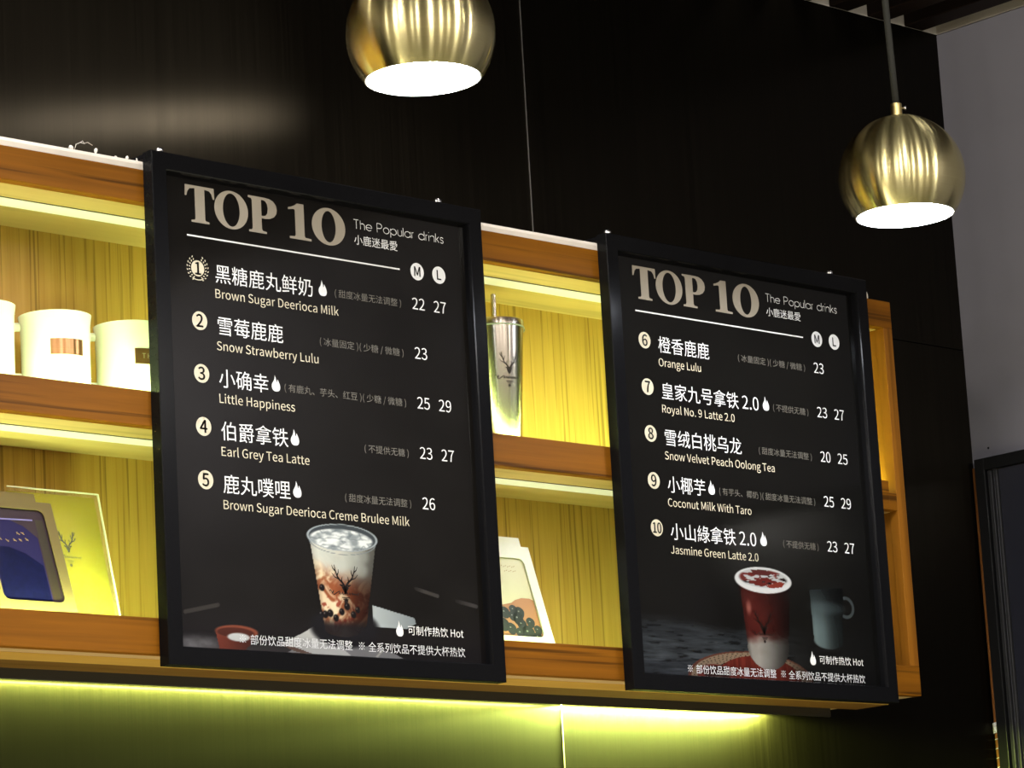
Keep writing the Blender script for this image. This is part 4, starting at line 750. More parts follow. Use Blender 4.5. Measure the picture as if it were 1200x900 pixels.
def fill(grp):
    """triangles of an outline with holes; turned and tried again until the covered area is right"""
    flat = [p for lp in grp for p in lp]
    want = abs(area(grp[0])) - sum(abs(area(h)) for h in grp[1:])
    best = None
    for k in range(24):
        c, s = math.cos(0.37 * k), math.sin(0.37 * k)
        tris = tessellate_polygon([[Vector((x * c - y * s, x * s + y * c, 0)) for x, y in lp] for lp in grp])
        got = sum(abs(area([flat[i] for i in t])) for t in tris)
        if best is None or abs(got - want) < best[0]:
            best = (abs(got - want), tris)
        if best[0] < 1e-3 * want:
            break
    return best[1], flat


class Ink:
    """flat printing on a board: x to the right and z down in millimetres from the board's upper left corner"""

    def __init__(self, depth=0.0127):
        self.mb = MB()
        self.d = depth

    def loops(self, loops, mat=0, d=0.0):
        for grp in nest(loops):
            tris, flat = fill(grp)
            self.mb.add([(x / 1000.0, self.d - d, 0.7 - z / 1000.0) for x, z in flat], [tuple(t) for t in tris], mat)
        return self

    def text(self, s, x0, x1, base, em, mat=0, d=0.0):
        w, items = 0.0, []
        for ch in s:
            if ch == ' ':
                w += 0.22
                continue
            a, lp = glyph(ch)
            items.append((w, lp))
            w += a
        k = (x1 - x0) / w if x1 is not None else em
        for (o, lp) in items:
            if lp:
                self.loops([[(x0 + (o + x) * k, base - y * em) for x, y in q] for q in lp], mat, d)
        return self

    def disc(self, cx, cz, rx, rz, mat=0, d=0.0, n=40):
        return self.loops([[(cx + rx * math.cos(2 * PI * i / n), cz + rz * math.sin(2 * PI * i / n)) for i in range(n)]], mat, d)

    def stroke(self, pts, w, mat=0, d=0.0, taper=None):
        n = len(pts)
        L, R_ = [], []
        for i in range(n):
            a, b = pts[max(i - 1, 0)], pts[min(i + 1, n - 1)]
            dx, dz = b[0] - a[0], b[1] - a[1]
            l = math.hypot(dx, dz) or 1
            ww = (w * (taper[0] + (taper[1] - taper[0]) * i / (n - 1)) if taper else w) / 2
            L.append((pts[i][0] - dz / l * ww, pts[i][1] + dx / l * ww))
            R_.append((pts[i][0] + dz / l * ww, pts[i][1] - dx / l * ww))
        vs = [(x / 1000.0, self.d - d, 0.7 - z / 1000.0) for x, z in L + R_]
        self.mb.add(vs, [(i, i + 1, n + i + 1, n + i) for i in range(n - 1)], mat)
        return self

    def build(self, name, mats, parent):
        return self.mb.build(name, mats, parent, recalc=False)


def arc(cx, cz, r, a0, a1, n=14, rz=None):
    rz = r if rz is None else rz
    return [(cx + r * math.cos(math.radians(a0 + (a1 - a0) * i / n)), cz - rz * math.sin(math.radians(a0 + (a1 - a0) * i / n))) for i in range(n + 1)]


def ell(cx, cy, rx, ry, n=36):
    return [(cx + rx * math.cos(2 * PI * i / n), cy + ry * math.sin(2 * PI * i / n)) for i in range(n)]


# the heading's slab-like serif capitals, cap height 1
SERIF = {
    'T': (0.985, [[(0.0, 0.70), (0.055, 0.70), (0.10, 0.83), (0.17, 0.905), (0.31, 0.925), (0.335, 0.925), (0.335, 0.12), (0.315, 0.07), (0.20, 0.055), (0.20, 0), (0.80, 0),
                   (0.80, 0.055), (0.685, 0.07), (0.665, 0.12), (0.665, 0.925), (0.69, 0.925), (0.83, 0.905), (0.90, 0.83), (0.945, 0.70), (1.0, 0.70), (0.985, 1.0), (0.015, 1.0)]]),
    'O': (1.13, [ell(0.565, 0.5, 0.555, 0.525), ell(0.565, 0.5, 0.275, 0.455)[::-1]]),
    'P': (0.97, [[(0.02, 0), (0.60, 0), (0.60, 0.055), (0.47, 0.07), (0.445, 0.12), (0.445, 0.42), (0.56, 0.415), (0.72, 0.435), (0.86, 0.50), (0.94, 0.60), (0.96, 0.71), (0.935, 0.83), (0.85, 0.93),
                   (0.72, 0.985), (0.55, 1.0), (0.02, 1.0), (0.02, 0.945), (0.115, 0.93), (0.14, 0.88), (0.14, 0.12), (0.115, 0.07), (0.02, 0.055)],
                  [(0.445, 0.49), (0.445, 0.92), (0.50, 0.93), (0.58, 0.91), (0.64, 0.83), (0.66, 0.71), (0.64, 0.58), (0.58, 0.505), (0.50, 0.485)]]),
    '1': (0.77, [[(0.0, 0.80), (0.0, 0.86), (0.10, 0.885), (0.22, 0.94), (0.30, 1.0), (0.52, 1.0), (0.52, 0.12), (0.545, 0.075), (0.74, 0.06), (0.74, 0), (0.02, 0), (0.02, 0.06),
                  (0.195, 0.075), (0.22, 0.12), (0.22, 0.80), (0.20, 0.825), (0.16, 0.83)]]),
    '0': (1.18, [ell(0.59, 0.5, 0.585, 0.525), ell(0.59, 0.5, 0.245, 0.44)[::-1]]),
}


def heading(ink, x0, base, cap, mat=0):
    for ch, x, w in (('T', 0.0, 51.5), ('O', 50.8, 59.4), ('P', 111.0, 51.0), ('1', 182.6, 40.5), ('0', 225.0, 61.8)):
        a, lps = SERIF[ch]
        mx = max(p[0] for q in lps for p in q)
        mn = min(p[0] for q in lps for p in q)
        k = w / (mx - mn)
        ink.loops([[(x0 + x + (p[0] - mn) * k, base - p[1] * cap) for p in q] for q in lps], mat)


def geo_sans(ink, x0, x1, base, cap, wt, mat=0):
    """'The Popular drinks' in thin round sans strokes"""
    xh = 0.66 * cap
    r = xh / 2
    S = []
    x = 0.0

    def ring(cx):
        S.append(arc(cx, r, r, 0, 360, 26))
    def bar(xx, z0, z1):
        S.append([(xx, z0), (xx, z1)])
    for ch in 'The Popular drinks':
        if ch == ' ':
            x += 0.42 * cap
            continue
        if ch == 'T':
            S.append([(x, cap), (x + 0.56 * cap, cap)]); bar(x + 0.28 * cap, 0, cap); w = 0.56 * cap
        elif ch == 'h':
            bar(x, 0, cap); rr = 0.24 * cap
            S.append(arc(x + rr, -(xh - rr), rr, 180, 0, 14)); S[-1] = [(p[0], -p[1]) for p in S[-1]]
            bar(x + 2 * rr, 0, xh - rr); w = 2 * rr
        elif ch == 'e':
            S.append([(x, r), (x + 2 * r, r)]); S.append([(p[0], 2 * r - p[1]) for p in arc(x + r, r, r, 0, 320, 24)]); w = 2 * r
        elif ch == 'P':
            bar(x, 0, cap); q = 0.27 * cap
            S.append([(x, cap), (x + 0.28 * cap, cap)] + [(x + 0.28 * cap + q * math.sin(t * PI / 10), cap - q + q * math.cos(t * PI / 10)) for t in range(11)] + [(x, cap - 2 * q)]); w = 0.55 * cap
        elif ch == 'o':
            ring(x + r); w = 2 * r
        elif ch == 'p':
            ring(x + r); bar(x, -0.32 * cap, xh); w = 2 * r
        elif ch == 'u':
            rr = 0.23 * cap
            S.append([(x, xh), (x, rr)] + [(x + rr - rr * math.cos(t * PI / 12), rr - rr * math.sin(t * PI / 12)) for t in range(13)] + [(x + 2 * rr, xh)]); bar(x + 2 * rr, 0, rr); w = 2 * rr
        elif ch == 'l':
            bar(x, 0, cap); w = 0.0
        elif ch == 'a':
            ring(x + r); bar(x + 2 * r, 0, xh); w = 2 * r
        elif ch == 'r':
            bar(x, 0, xh); rr = 0.2 * cap
            S.append([(x + rr - rr * math.cos(t * PI / 16), xh - rr + rr * math.sin(t * PI / 16)) for t in range(9)]); w = rr
        elif ch == 'd':
            ring(x + r); bar(x + 2 * r, 0, cap); w = 2 * r
        elif ch == 'i':
            bar(x, 0, xh); bar(x, cap * 0.93, cap); w = 0.0
        elif ch == 'n':
            rr = 0.23 * cap
            bar(x, 0, xh); S.append([(x, 0), (x, xh - rr)] + [(x + rr - rr * math.cos(t * PI / 12), xh - rr + rr * math.sin(t * PI / 12)) for t in range(13)] + [(x + 2 * rr, 0)]); w = 2 * rr
        elif ch == 'k':
            bar(x, 0, cap); S.append([(x + 0.36 * cap, xh), (x, 0.26 * cap)]); S.append([(x + 0.13 * cap, 0.36 * cap), (x + 0.38 * cap, 0)]); w = 0.38 * cap
        elif ch == 's':
            q = xh / 4
            S.append([(x + q + q * math.cos(math.radians(t)), 3 * q + q * math.sin(math.radians(t))) for t in range(20, 271, 25)] +
                     [(x + q + q * math.cos(math.radians(t)), q + q * math.sin(math.radians(t))) for t in range(90, -161, -25)]); w = 2 * q
        x += w + 0.17 * cap
    k = (x1 - x0) / (x - 0.17 * cap)
    for pl in S:
        ink.stroke([(x0 + p[0] * k, base - p[1]) for p in pl], wt, mat)


FLAME = [(0.40, 1.0), (0.49, 0.86), (0.545, 0.72), (0.56, 0.62), (0.60, 0.555), (0.655, 0.60), (0.70, 0.70), (0.715, 0.76), (0.80, 0.66), (0.90, 0.53), (0.975, 0.40), (1.0, 0.28), (0.97, 0.16), (0.89, 0.07),
         (0.76, 0.015), (0.55, -0.01), (0.33, 0.0), (0.17, 0.05), (0.06, 0.14), (0.0, 0.27), (0.02, 0.39), (0.10, 0.50), (0.21, 0.60), (0.30, 0.70), (0.36, 0.82)]


def flame(ink, x0, z_bot, w, h, mat=0):
    ink.loops([[(x0 + p[0] * w, z_bot - p[1] * h) for p in FLAME]], mat)


# stag emblem: strokes in a unit box (x right, y up), each with a width
STAG = [([(-.04, .02), (-.13, .16), (-.24, .26), (-.33, .40), (-.40, .62), (-.44, .86)], .085, (1.0, .30)),
        ([(-.24, .27), (-.30, .30), (-.44, .36), (-.56, .52)], .06, (1.0, .30)),
        ([(-.33, .42), (-.28, .55), (-.27, .68)], .055, (1.0, .30)),
        ([(-.38, .58), (-.50, .70), (-.55, .84)], .05, (1.0, .30)),
        ([(-.14, .17), (-.14, .30), (-.11, .40)], .05, (1.0, .30)),
        ([(-.09, -.02), (0, -.26), (.09, -.02)], .14, None),
        ([(-.10, .0), (-.24, .06)], .08, (1.0, .35)),
        ([(0, .03), (0, -.30)], .13, (1.0, .55))]
STAG = STAG + [([(-x, y) for x, y in p], w, t) for p, w, t in STAG[:5] + STAG[6:7]]
SCRIPT = [([(-.86 + .02 * i, -.34 + .07 * math.sin(i * .55)) for i in range(12)], .035, None),
          ([(-.62, -.28), (-.72, -.44), (-.60, -.50), (-.42, -.36), (-.30, -.30)], .04, None)] + \
         [([(-.34 + .13 * k, -.46 + .03 * (k % 2)), (-.30 + .13 * k, -.34), (-.26 + .13 * k, -.48)], .045, None) for k in range(6)] + \
         [([(.40, -.40), (.58, -.44), (.72, -.34), (.66, -.50)], .04, None),
          ([(-.20, -.62), (.22, -.62)], .035, None), ([(-.14, -.71), (.16, -.71)], .03, None),
          (arc(0, .86, .05, 0, 360, 12), .06, None)]
SCRIPT[-1] = ([(x, -abs(z)) for x, z in SCRIPT[-1][0]], .07, None)

# ------------------------------------------------------------------ printed pictures of the two menus (painted on a fine grid)


def sm(a, b, x):
    t = np.clip((x - a) / (b - a), 0, 1)
    return t * t * (3 - 2 * t)


def vnoise(x, z, sx, sz, seed):
    r = np.random.RandomState(seed)
    tab = r.rand(256, 256)
    u, v = x / sx, z / sz
    i, j = np.floor(u).astype(int), np.floor(v).astype(int)
    fu, fv = u - i, v - j
    fu, fv = fu * fu * (3 - 2 * fu), fv * fv * (3 - 2 * fv)
    g_ = lambda a, b: tab[a % 256, b % 256]
    return (g_(i, j) * (1 - fu) + g_(i + 1, j) * fu) * (1 - fv) + (g_(i, j + 1) * (1 - fu) + g_(i + 1, j + 1) * fu) * fv


def fbm(x, z, sx, sz, seed):
    return 0.55 * vnoise(x, z, sx, sz, seed) + 0.3 * vnoise(x, z, sx / 2.1, sz / 2.1, seed + 1) + 0.15 * vnoise(x, z, sx / 4.3, sz / 4.3, seed + 2)


def inpoly(x, z, poly, soft=1.0):
    """1 inside a convex-ish polygon (even-odd), no antialiasing"""
    ins = np.zeros(x.shape, bool)
    n = len(poly)
    for i in range(n):
        x0, z0 = poly[i]
        x1, z1 = poly[(i + 1) % n]
        c = ((z0 > z) != (z1 > z)) & (x < (x1 - x0) * (z - z0) / ((z1 - z0) or 1e-9) + x0)
        ins ^= c
    return ins.astype(float)


def elm(x, z, cx, cz, rx, rz, soft=0.06):
    q = np.sqrt(((x - cx) / rx) ** 2 + ((z - cz) / rz) ** 2)
    return 1 - sm(1 - soft, 1 + soft, q)


def segm(x, z, a, b, w):
    ax, az = a
    bx, bz = b
    t = np.clip(((x - ax) * (bx - ax) + (z - az) * (bz - az)) / ((bx - ax) ** 2 + (bz - az) ** 2), 0, 1)
    d = np.hypot(x - ax - t * (bx - ax), z - az - t * (bz - az))
    return 1 - sm(w * 0.5 - 0.5, w * 0.5 + 0.7, d)


class Paint:
    def __init__(self, x, z, base):
        self.x, self.z = x, z
        self.c = np.ones(x.shape + (3,)) * np.array(base, float)

    def put(self, mask, col):
        col = np.array(col, float)
        if col.ndim == 1:
            col = col[None, :] if self.c.ndim == 2 else col
        self.c = self.c * (1 - mask[..., None]) + col * mask[..., None]


def mixc(a, b, t):
    return np.array(a, float) * (1 - t[..., None]) + np.array(b, float) * t[..., None]


def paint_menu_a(x, z):
    P = Paint(x, z, (22, 20, 18))
    n = fbm(x, z, 90, 60, 3)
    P.c += ((n - 0.5) * 10)[..., None]
    P.put(0.75 * sm(600, 660, z), (26, 23, 25))
    P.put(0.5 * sm(648, 672, z) * (1 - sm(120, 420, x)), (84, 80, 80))
    P.put(elm(x, z, 60, 668, 34, 9, 0.8) * 0.8 * (0.4 + fbm(x, z, 14, 8, 5)), (120, 118, 120))
    P.put(segm(x, z, (39, 626), (95, 614), 5) * 0.35, (110, 105, 100))
    P.put(segm(x, z, (447, 571), (492, 580), 5) * 0.45 * sm(440, 470, x), (110, 106, 104))
    P.put(segm(x, z, (520, 584), (566, 591), 5) * 0.45 * sm(515, 560, x), (110, 106, 108))
    P.put(inpoly(x, z, [(205, 676), (320, 676), (430, 676), (400, 664), (330, 655), (230, 664)]) * 0.75, (150, 150, 152))
    # cloth and paper under the cup
    P.put(inpoly(x, z, [(200, 662), (240, 645), (276, 627), (283, 640), (300, 657), (325, 672), (250, 676)]), (178, 178, 176))
    P.put(inpoly(x, z, [(200, 662), (226, 665), (270, 676), (262, 677), (222, 670)]), (92, 72, 62))
    sh = np.clip((x - 370) / 78, 0, 1)
    P.put(inpoly(x, z, [(369, 600), (446, 614), (448, 622), (430, 630), (368, 630)]), mixc((172, 180, 182), (128, 136, 140), sh))
    P.put(segm(x, z, (372, 672), (384, 662), 3) * 0.8, (170, 168, 160))
    # dark round foot the cup stands in
    P.put(elm(x, z, 316, 634, 62, 28, 0.12), (25, 24, 27))
    # terracotta bowl of milk
    P.put(inpoly(x, z, [(89, 649), (95, 673), (138, 673), (150, 664), (161, 650)]), mixc((120, 56, 42), (70, 34, 27), np.clip((x - 90) / 60, 0, 1)))
    P.put(elm(x, z, 125, 649, 36.5, 9, 0.08), (128, 68, 50))
    P.put(elm(x, z, 123, 650, 32, 7, 0.1), (74, 36, 28))
    P.put(elm(x, z, 128, 656, 19, 5.5, 0.15), (206, 208, 206))
    # cup of milk tea
    L = lambda zz: 259 + (zz - 510) * 0.17
    R = lambda zz: 380 - (zz - 510) * 0.20
    zz = np.clip(z, 500, 650)
    t = (x - L(zz)) / (R(zz) - L(zz))
    body = ((t > 0) & (t < 1) & (z > 508) & (z < 640 + 0 * x)).astype(float)
    foot = ((z > 622) & (((x - 312) / 46.0) ** 2 + ((z - 622) / 25.0) ** 2 < 1)).astype(float)
    body = np.maximum(body * (z < 626), foot * (t > 0) * (t < 1))
    sw = fbm(x + 12 * np.sin(z / 9.0), z + 8 * np.sin(x / 7.0), 16, 13, 11)
    milk = mixc((206, 205, 198), (232, 228, 218), sw)
    tea = mixc((150, 84, 52), (236, 214, 178), sm(0.32, 0.68, sw))
    col = mixc((0, 0, 0), (1, 1, 1), np.zeros_like(x))
    k = sm(540, 572, z + 26 * (t - 0.3) * -1 + (sw - 0.5) * 26)
    col = milk * (1 - k[..., None]) + tea * k[..., None]
    red = sm(0.62, 0.78, fbm(x, z, 9, 11, 21)) * sm(582, 600, z) * 0.8
    col = col * (1 - red[..., None]) + np.array((142, 48, 32.0)) * red[..., None]
    shade = np.interp(t, [0, 0.08, 0.3, 0.55, 0.72, 0.9, 1], [0.75, 0.95, 1.0, 0.72, 0.40, 0.26, 0.22])
    tint = np.stack([shade ** 0.9, shade ** 1.1, shade ** 1.2], -1)
    topgrey = (1 - sm(545, 585, z))
    shade2 = np.interp(t, [0, 0.1, 0.5, 0.8, 1], [0.8, 1.0, 0.86, 0.52, 0.35])
    tint = tint * (1 - topgrey[..., None]) + np.stack([shade2, shade2, shade2 * 0.97], -1) * topgrey[..., None]
    col = col * tint
    dk = sm(618, 634, z)
    col = col * (1 - 0.92 * dk[..., None]) + np.array((24, 22, 25.0)) * 0.92 * dk[..., None]
    P.put(body, col)
    for (px, pz, r) in [(275, 617, 4.0), (282, 617, 5.5), (291, 615, 5.6), (301, 621, 5.2), (278, 580, 5), (322, 604, 5.5), (312, 612, 5), (333, 615, 5), (321, 596, 3.5), (341, 608, 4.5)]:
        P.put(elm(x, z, px, pz, r, r, 0.2) * body, (24, 19, 18))
        P.put(elm(x, z, px - 1.6, pz - 1.8, 1.2, 1.2, 0.4) * 0.6, (120, 110, 105))
    for (px, pz, rr) in [(330, 538, 16), (352, 532, 13), (350, 552, 12), (292, 534, 14), (312, 548, 12), (275, 530, 9)]:
        P.put(elm(x, z, px, pz, rr, rr * 0.8, 0.5) * 0.35 * body, (190, 198, 190))
    # ice in the rim
    P.put(elm(x, z, 319, 508, 63, 18.5, 0.03), (62, 68, 72))
    ice = fbm(x, z, 20, 9, 31)
    icm = elm(x, z, 317, 511, 57, 15, 0.06)
    P.put(icm, mixc((140, 148, 150), (232, 235, 232), sm(0.25, 0.6, ice)))
    P.put(icm * (1 - sm(0.02, 0.07, np.abs(fbm(x, z, 26, 12, 33) - 0.5))) * 0.5, (96, 106, 110))
    q = np.sqrt(((x - 319) / 63.5) ** 2 + ((z - 508) / 18.8) ** 2)
    P.put(1 - sm(0.018, 0.04, np.abs(q - 0.985)), (158, 166, 170))
    q = np.sqrt(((x - 319) / 61) ** 2 + ((z - 513) / 18.8) ** 2)
    P.put((1 - sm(0.01, 0.03, np.abs(q - 0.985))) * (z > 515), (120, 128, 132))
    return P.c


def paint_menu_b(x, z):
    P = Paint(x, z, (17, 16, 14))  # darker ground than the other menu, putting its dimmer light into the print
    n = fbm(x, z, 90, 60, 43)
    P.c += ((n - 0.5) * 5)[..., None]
    # weathered grey table
    tb = sm(572, 598, z) * (1 - sm(250, 420, x) * 0.8)
    g1 = fbm(x, z, 60, 5, 51)
    g2 = fbm(x, z, 26, 2.6, 55)
    v = 26 + 62 * np.clip(g1 * 0.7 + g2 * 0.5 - 0.2, 0, 1) * (0.5 + 0.5 * sm(590, 640, z))
    v = v * (1 - 0.5 * sm(0.58, 0.78, fbm(x, z, 30, 4, 58)))
    P.put(tb, np.stack([v * 0.93, v * 1.0, v * 1.08], -1))
    P.put(elm(x, z, 215, 560, 78, 36, 0.35), (15, 14, 13))
    P.put(sm(440, 600, x) * 0.8, (13, 13, 13))
    # woven plate
    q = np.sqrt(((x - 272) / 142) ** 2 + ((z - 668) / 42) ** 2)
    ang = np.arctan2((z - 668) / 42, (x - 272) / 142)
    lat = (np.abs(np.sin(ang * 34 + q * 26)) > 0.55) | (np.abs(np.sin(ang * 34 - q * 26)) > 0.55)
    fade = (1 - 0.75 * sm(320, 420, x))
    P.put((q < 1).astype(float), (38, 28, 24))
    P.put(((q < 0.98) & (q > 0.66) & lat).astype(float) * fade, (122, 104, 86))
    P.put(((q > 0.95) & (q < 1.0)).astype(float) * fade, (84, 48, 38))
    q2 = np.sqrt(((x - 290) / 96) ** 2 + ((z - 668) / 36) ** 2)
    st = fbm(x, z, 5, 40, 61)
    P.put((q2 < 1).astype(float), mixc((70, 24, 20), (112, 46, 36), st) * (1 - 0.45 * sm(320, 400, x))[..., None])
    P.put(elm(x, z, 190, 664, 40, 15, 0.05), (96, 40, 34))
    P.put(elm(x, z, 194, 662, 31, 11, 0.08), (44, 22, 20))
    P.put(elm(x, z, 194, 672, 22, 4, 0.3), (120, 112, 108))
    # glass mug in the back
    q = np.sqrt(((x - 506) / 19.0) ** 2 + ((z - 545) / 17.0) ** 2)
    P.put(1 - sm(0.10, 0.2, np.abs(q - 0.9)), (58, 64, 66))
    mg = np.maximum(inpoly(x, z, [(421, 521), (502, 513), (493, 602), (424, 602)]), elm(x, z, 459, 601, 35, 13, 0.1))
    t = np.clip((x - 421) / 78, 0, 1)
    v = np.interp(t, [0, 0.1, 0.35, 0.55, 0.72, 1], [0.9, 1.0, 0.85, 0.5, 0.30, 0.16])
    v = v * (0.22 + 0.62 * sm(505, 590, z))
    P.put(mg, np.stack([118 * v, 136 * v, 138 * v], -1))
    P.put(elm(x, z, 460, 548, 38, 9, 0.6) * 0.35, (84, 98, 102))
    P.put(inpoly(x, z, [(421, 498), (503, 494), (502, 514), (421, 524)]) * 0.3 * sm(494, 520, z), (30, 35, 37))
    # tall cup of red tea over milk
    zz = np.clip(z, 500, 655)
    L = 256 + (zz - 510) * 0.115
    R = 375 - (zz - 510) * 0.12
    t = (x - L) / (R - L)
    body = ((t > 0) & (t < 1) & (z > 512) & (z < 628)).astype(float)
    foot = ((z > 615) & (((x - 315) / 48.0) ** 2 + ((z - 615) / 38.0) ** 2 < 1)).astype(float)
    body = np.maximum(body, foot)
    sw = fbm(x, z, 30, 16, 71)
    k = sm(588, 616, z + (sw - 0.5) * 26)
    redc = mixc((132, 44, 38), (168, 62, 50), sw) * (0.72 + 0.28 * sm(515, 560, z))[..., None]
    col = redc * (1 - k[..., None]) + mixc((206, 196, 186), (226, 222, 214), sw) * k[..., None]
    shade = np.interp(t, [0, 0.08, 0.25, 0.5, 0.75, 1], [0.62, 0.95, 1.0, 0.80, 0.50, 0.24])
    P.put(body, col * (0.58 * shade * (0.85 + 0.3 * k) )[..., None])
    P.put(elm(x, z, 276, 557, 5, 9, 0.8) * 0.5, (200, 130, 116))
    # lid
    P.put(elm(x, z, 314, 512, 65.5, 20.5, 0.03), (202, 202, 202))
    P.put(elm(x, z, 314, 509, 57, 15, 0.05), (172, 174, 174))
    ice = fbm(x, z, 24, 7, 81)
    lidm = elm(x, z, 314, 509, 54, 13.5, 0.08)
    P.put(lidm * sm(0.60, 0.66, ice), (92, 30, 26))
    P.put(lidm * sm(0.66, 0.70, fbm(x, z, 30, 6, 87)), (36, 24, 24))
    P.put(inpoly(x, z, [(286, 497), (318, 495), (338, 499), (326, 505), (292, 504)]), (74, 28, 26))
    P.put(inpoly(x, z, [(318, 521), (352, 512), (364, 514), (356, 521), (330, 524)]), (120, 46, 36))
    return P.c


def print_sheet(name, painter, mat, parent, off):
    """poster sheet whose print is carried by a fine vertex grid in its lower part"""
    xs = np.linspace(23.5, 582.5, 470)
    zs = np.concatenate([np.linspace(23.5, 470, 70)[:-1], np.linspace(470, 676.5, 185)])
    X, Zm = np.meshgrid(xs, zs)
    c = painter(X - off[0], Zm - off[1])
    c = np.clip(c, 0, 255) / 255.0
    lin = np.where(c <= 0.04045, c / 12.92, ((c + 0.055) / 1.055) ** 2.4)
    nr, nc = X.shape
    co = np.stack([X / 1000.0, np.full(X.shape, 0.0130), 0.7 - Zm / 1000.0], -1).reshape(-1, 3)
    idx = np.arange(nr * nc).reshape(nr, nc)
    quads = np.stack([idx[1:, :-1], idx[1:, 1:], idx[:-1, 1:], idx[:-1, :-1]], -1).reshape(-1, 4)
    me = bpy.data.meshes.new(name)
    me.from_pydata(co.tolist(), [], quads.tolist())
    at = me.color_attributes.new('print', 'FLOAT_COLOR', 'POINT')
    rgba = np.concatenate([lin.reshape(-1, 3), np.ones((nr * nc, 1))], 1).astype(np.float32)
    at.data.foreach_set('color', rgba.ravel())
    me.materials.append(mat)
    me.update()
    return link(name, me, parent)


M_SHEET, nt_, b_, N_, L_ = new_mat('printed_menu_sheet')
va = N_.new('ShaderNodeVertexColor')
va.layer_name = 'print'
L_.new(va.outputs['Color'], b_.inputs['Base Color'])
b_.inputs['Roughness'].default_value = 0.10
b_.inputs['Specular IOR Level'].default_value = 0.3
I_WHITE = simple('white_print', s2l((246, 246, 246)), 0.45, spec=0.25)
I_CREAM = simple('cream_print', s2l((222, 212, 186)), 0.45, spec=0.25)
I_TAUPE = simple('taupe_print', s2l((168, 158, 142)), 0.45, spec=0.25)
I_GREY = simple('grey_print', s2l((116, 112, 104)), 0.45, spec=0.25)
I_DARK = simple('dark_print', s2l((34, 31, 28)), 0.45, spec=0.25)
I_INK = simple('black_emblem_print', s2l((26, 17, 14)), 0.45, spec=0.25)

NOTE_A = '( 甜度冰量无法调整 )'
NOTE_B = '( 冰量固定 )( 少糖 / 微糖 )'
NOTE_C = '( 不提供无糖 )'
MENU_A = [('1', '黑糖鹿丸鲜奶', 286.5, 296, 'Brown Sugar Deerioca Milk', 330.4, NOTE_A, 325.4, ('22', '27')),
          ('2', '雪莓鹿鹿', 228.2, None, 'Snow Strawberry Lulu', 290.6, NOTE_B, 293.6, ('23', None)),
          ('3', '小确幸', 198.5, 203.5, 'Little Happiness', 243.2, '( 有鹿丸、芋头、红豆 )( 少糖 / 微糖 )', 226.0, ('25', '29')),
          ('4', '伯爵拿铁', 229.2, 233.3, 'Earl Grey Tea Latte', 265.2, NOTE_C, 367.5, ('23', '27')),
          ('5', '鹿丸噗哩', 229.2, 233.5, 'Brown Sugar Deerioca Creme Brulee Milk', 444.5, NOTE_A, 327.0, ('26', None))]
MENU_B = [('6', '橙香鹿鹿', 226.0, None, 'Orange Lulu', 206.5, NOTE_B, 291.5, ('23', None)),
          ('7', '皇家九号拿铁 2.0', 333.2, 343.5, 'Royal No. 9 Latte 2.0', 275.3, NOTE_C, 366.0, ('23', '27')),
          ('8', '雪绒白桃乌龙', 285.5, None, 'Snow Velvet Peach Oolong Tea', 361.2, NOTE_A, 325.0, ('20', '25')),
          ('9', '小椰芋', 197.0, 203.6, 'Coconut Milk With Taro', 299.2, '( 有芋头、椰奶 )( 甜度冰量无法调整 )', 226.5, ('25', '29')),
          ('10', '小山綠拿铁 2.0', 304.6, 314.9, 'Jasmine Green Latte 2.0', 307.3, NOTE_C, 366.5, ('23', '27'))]


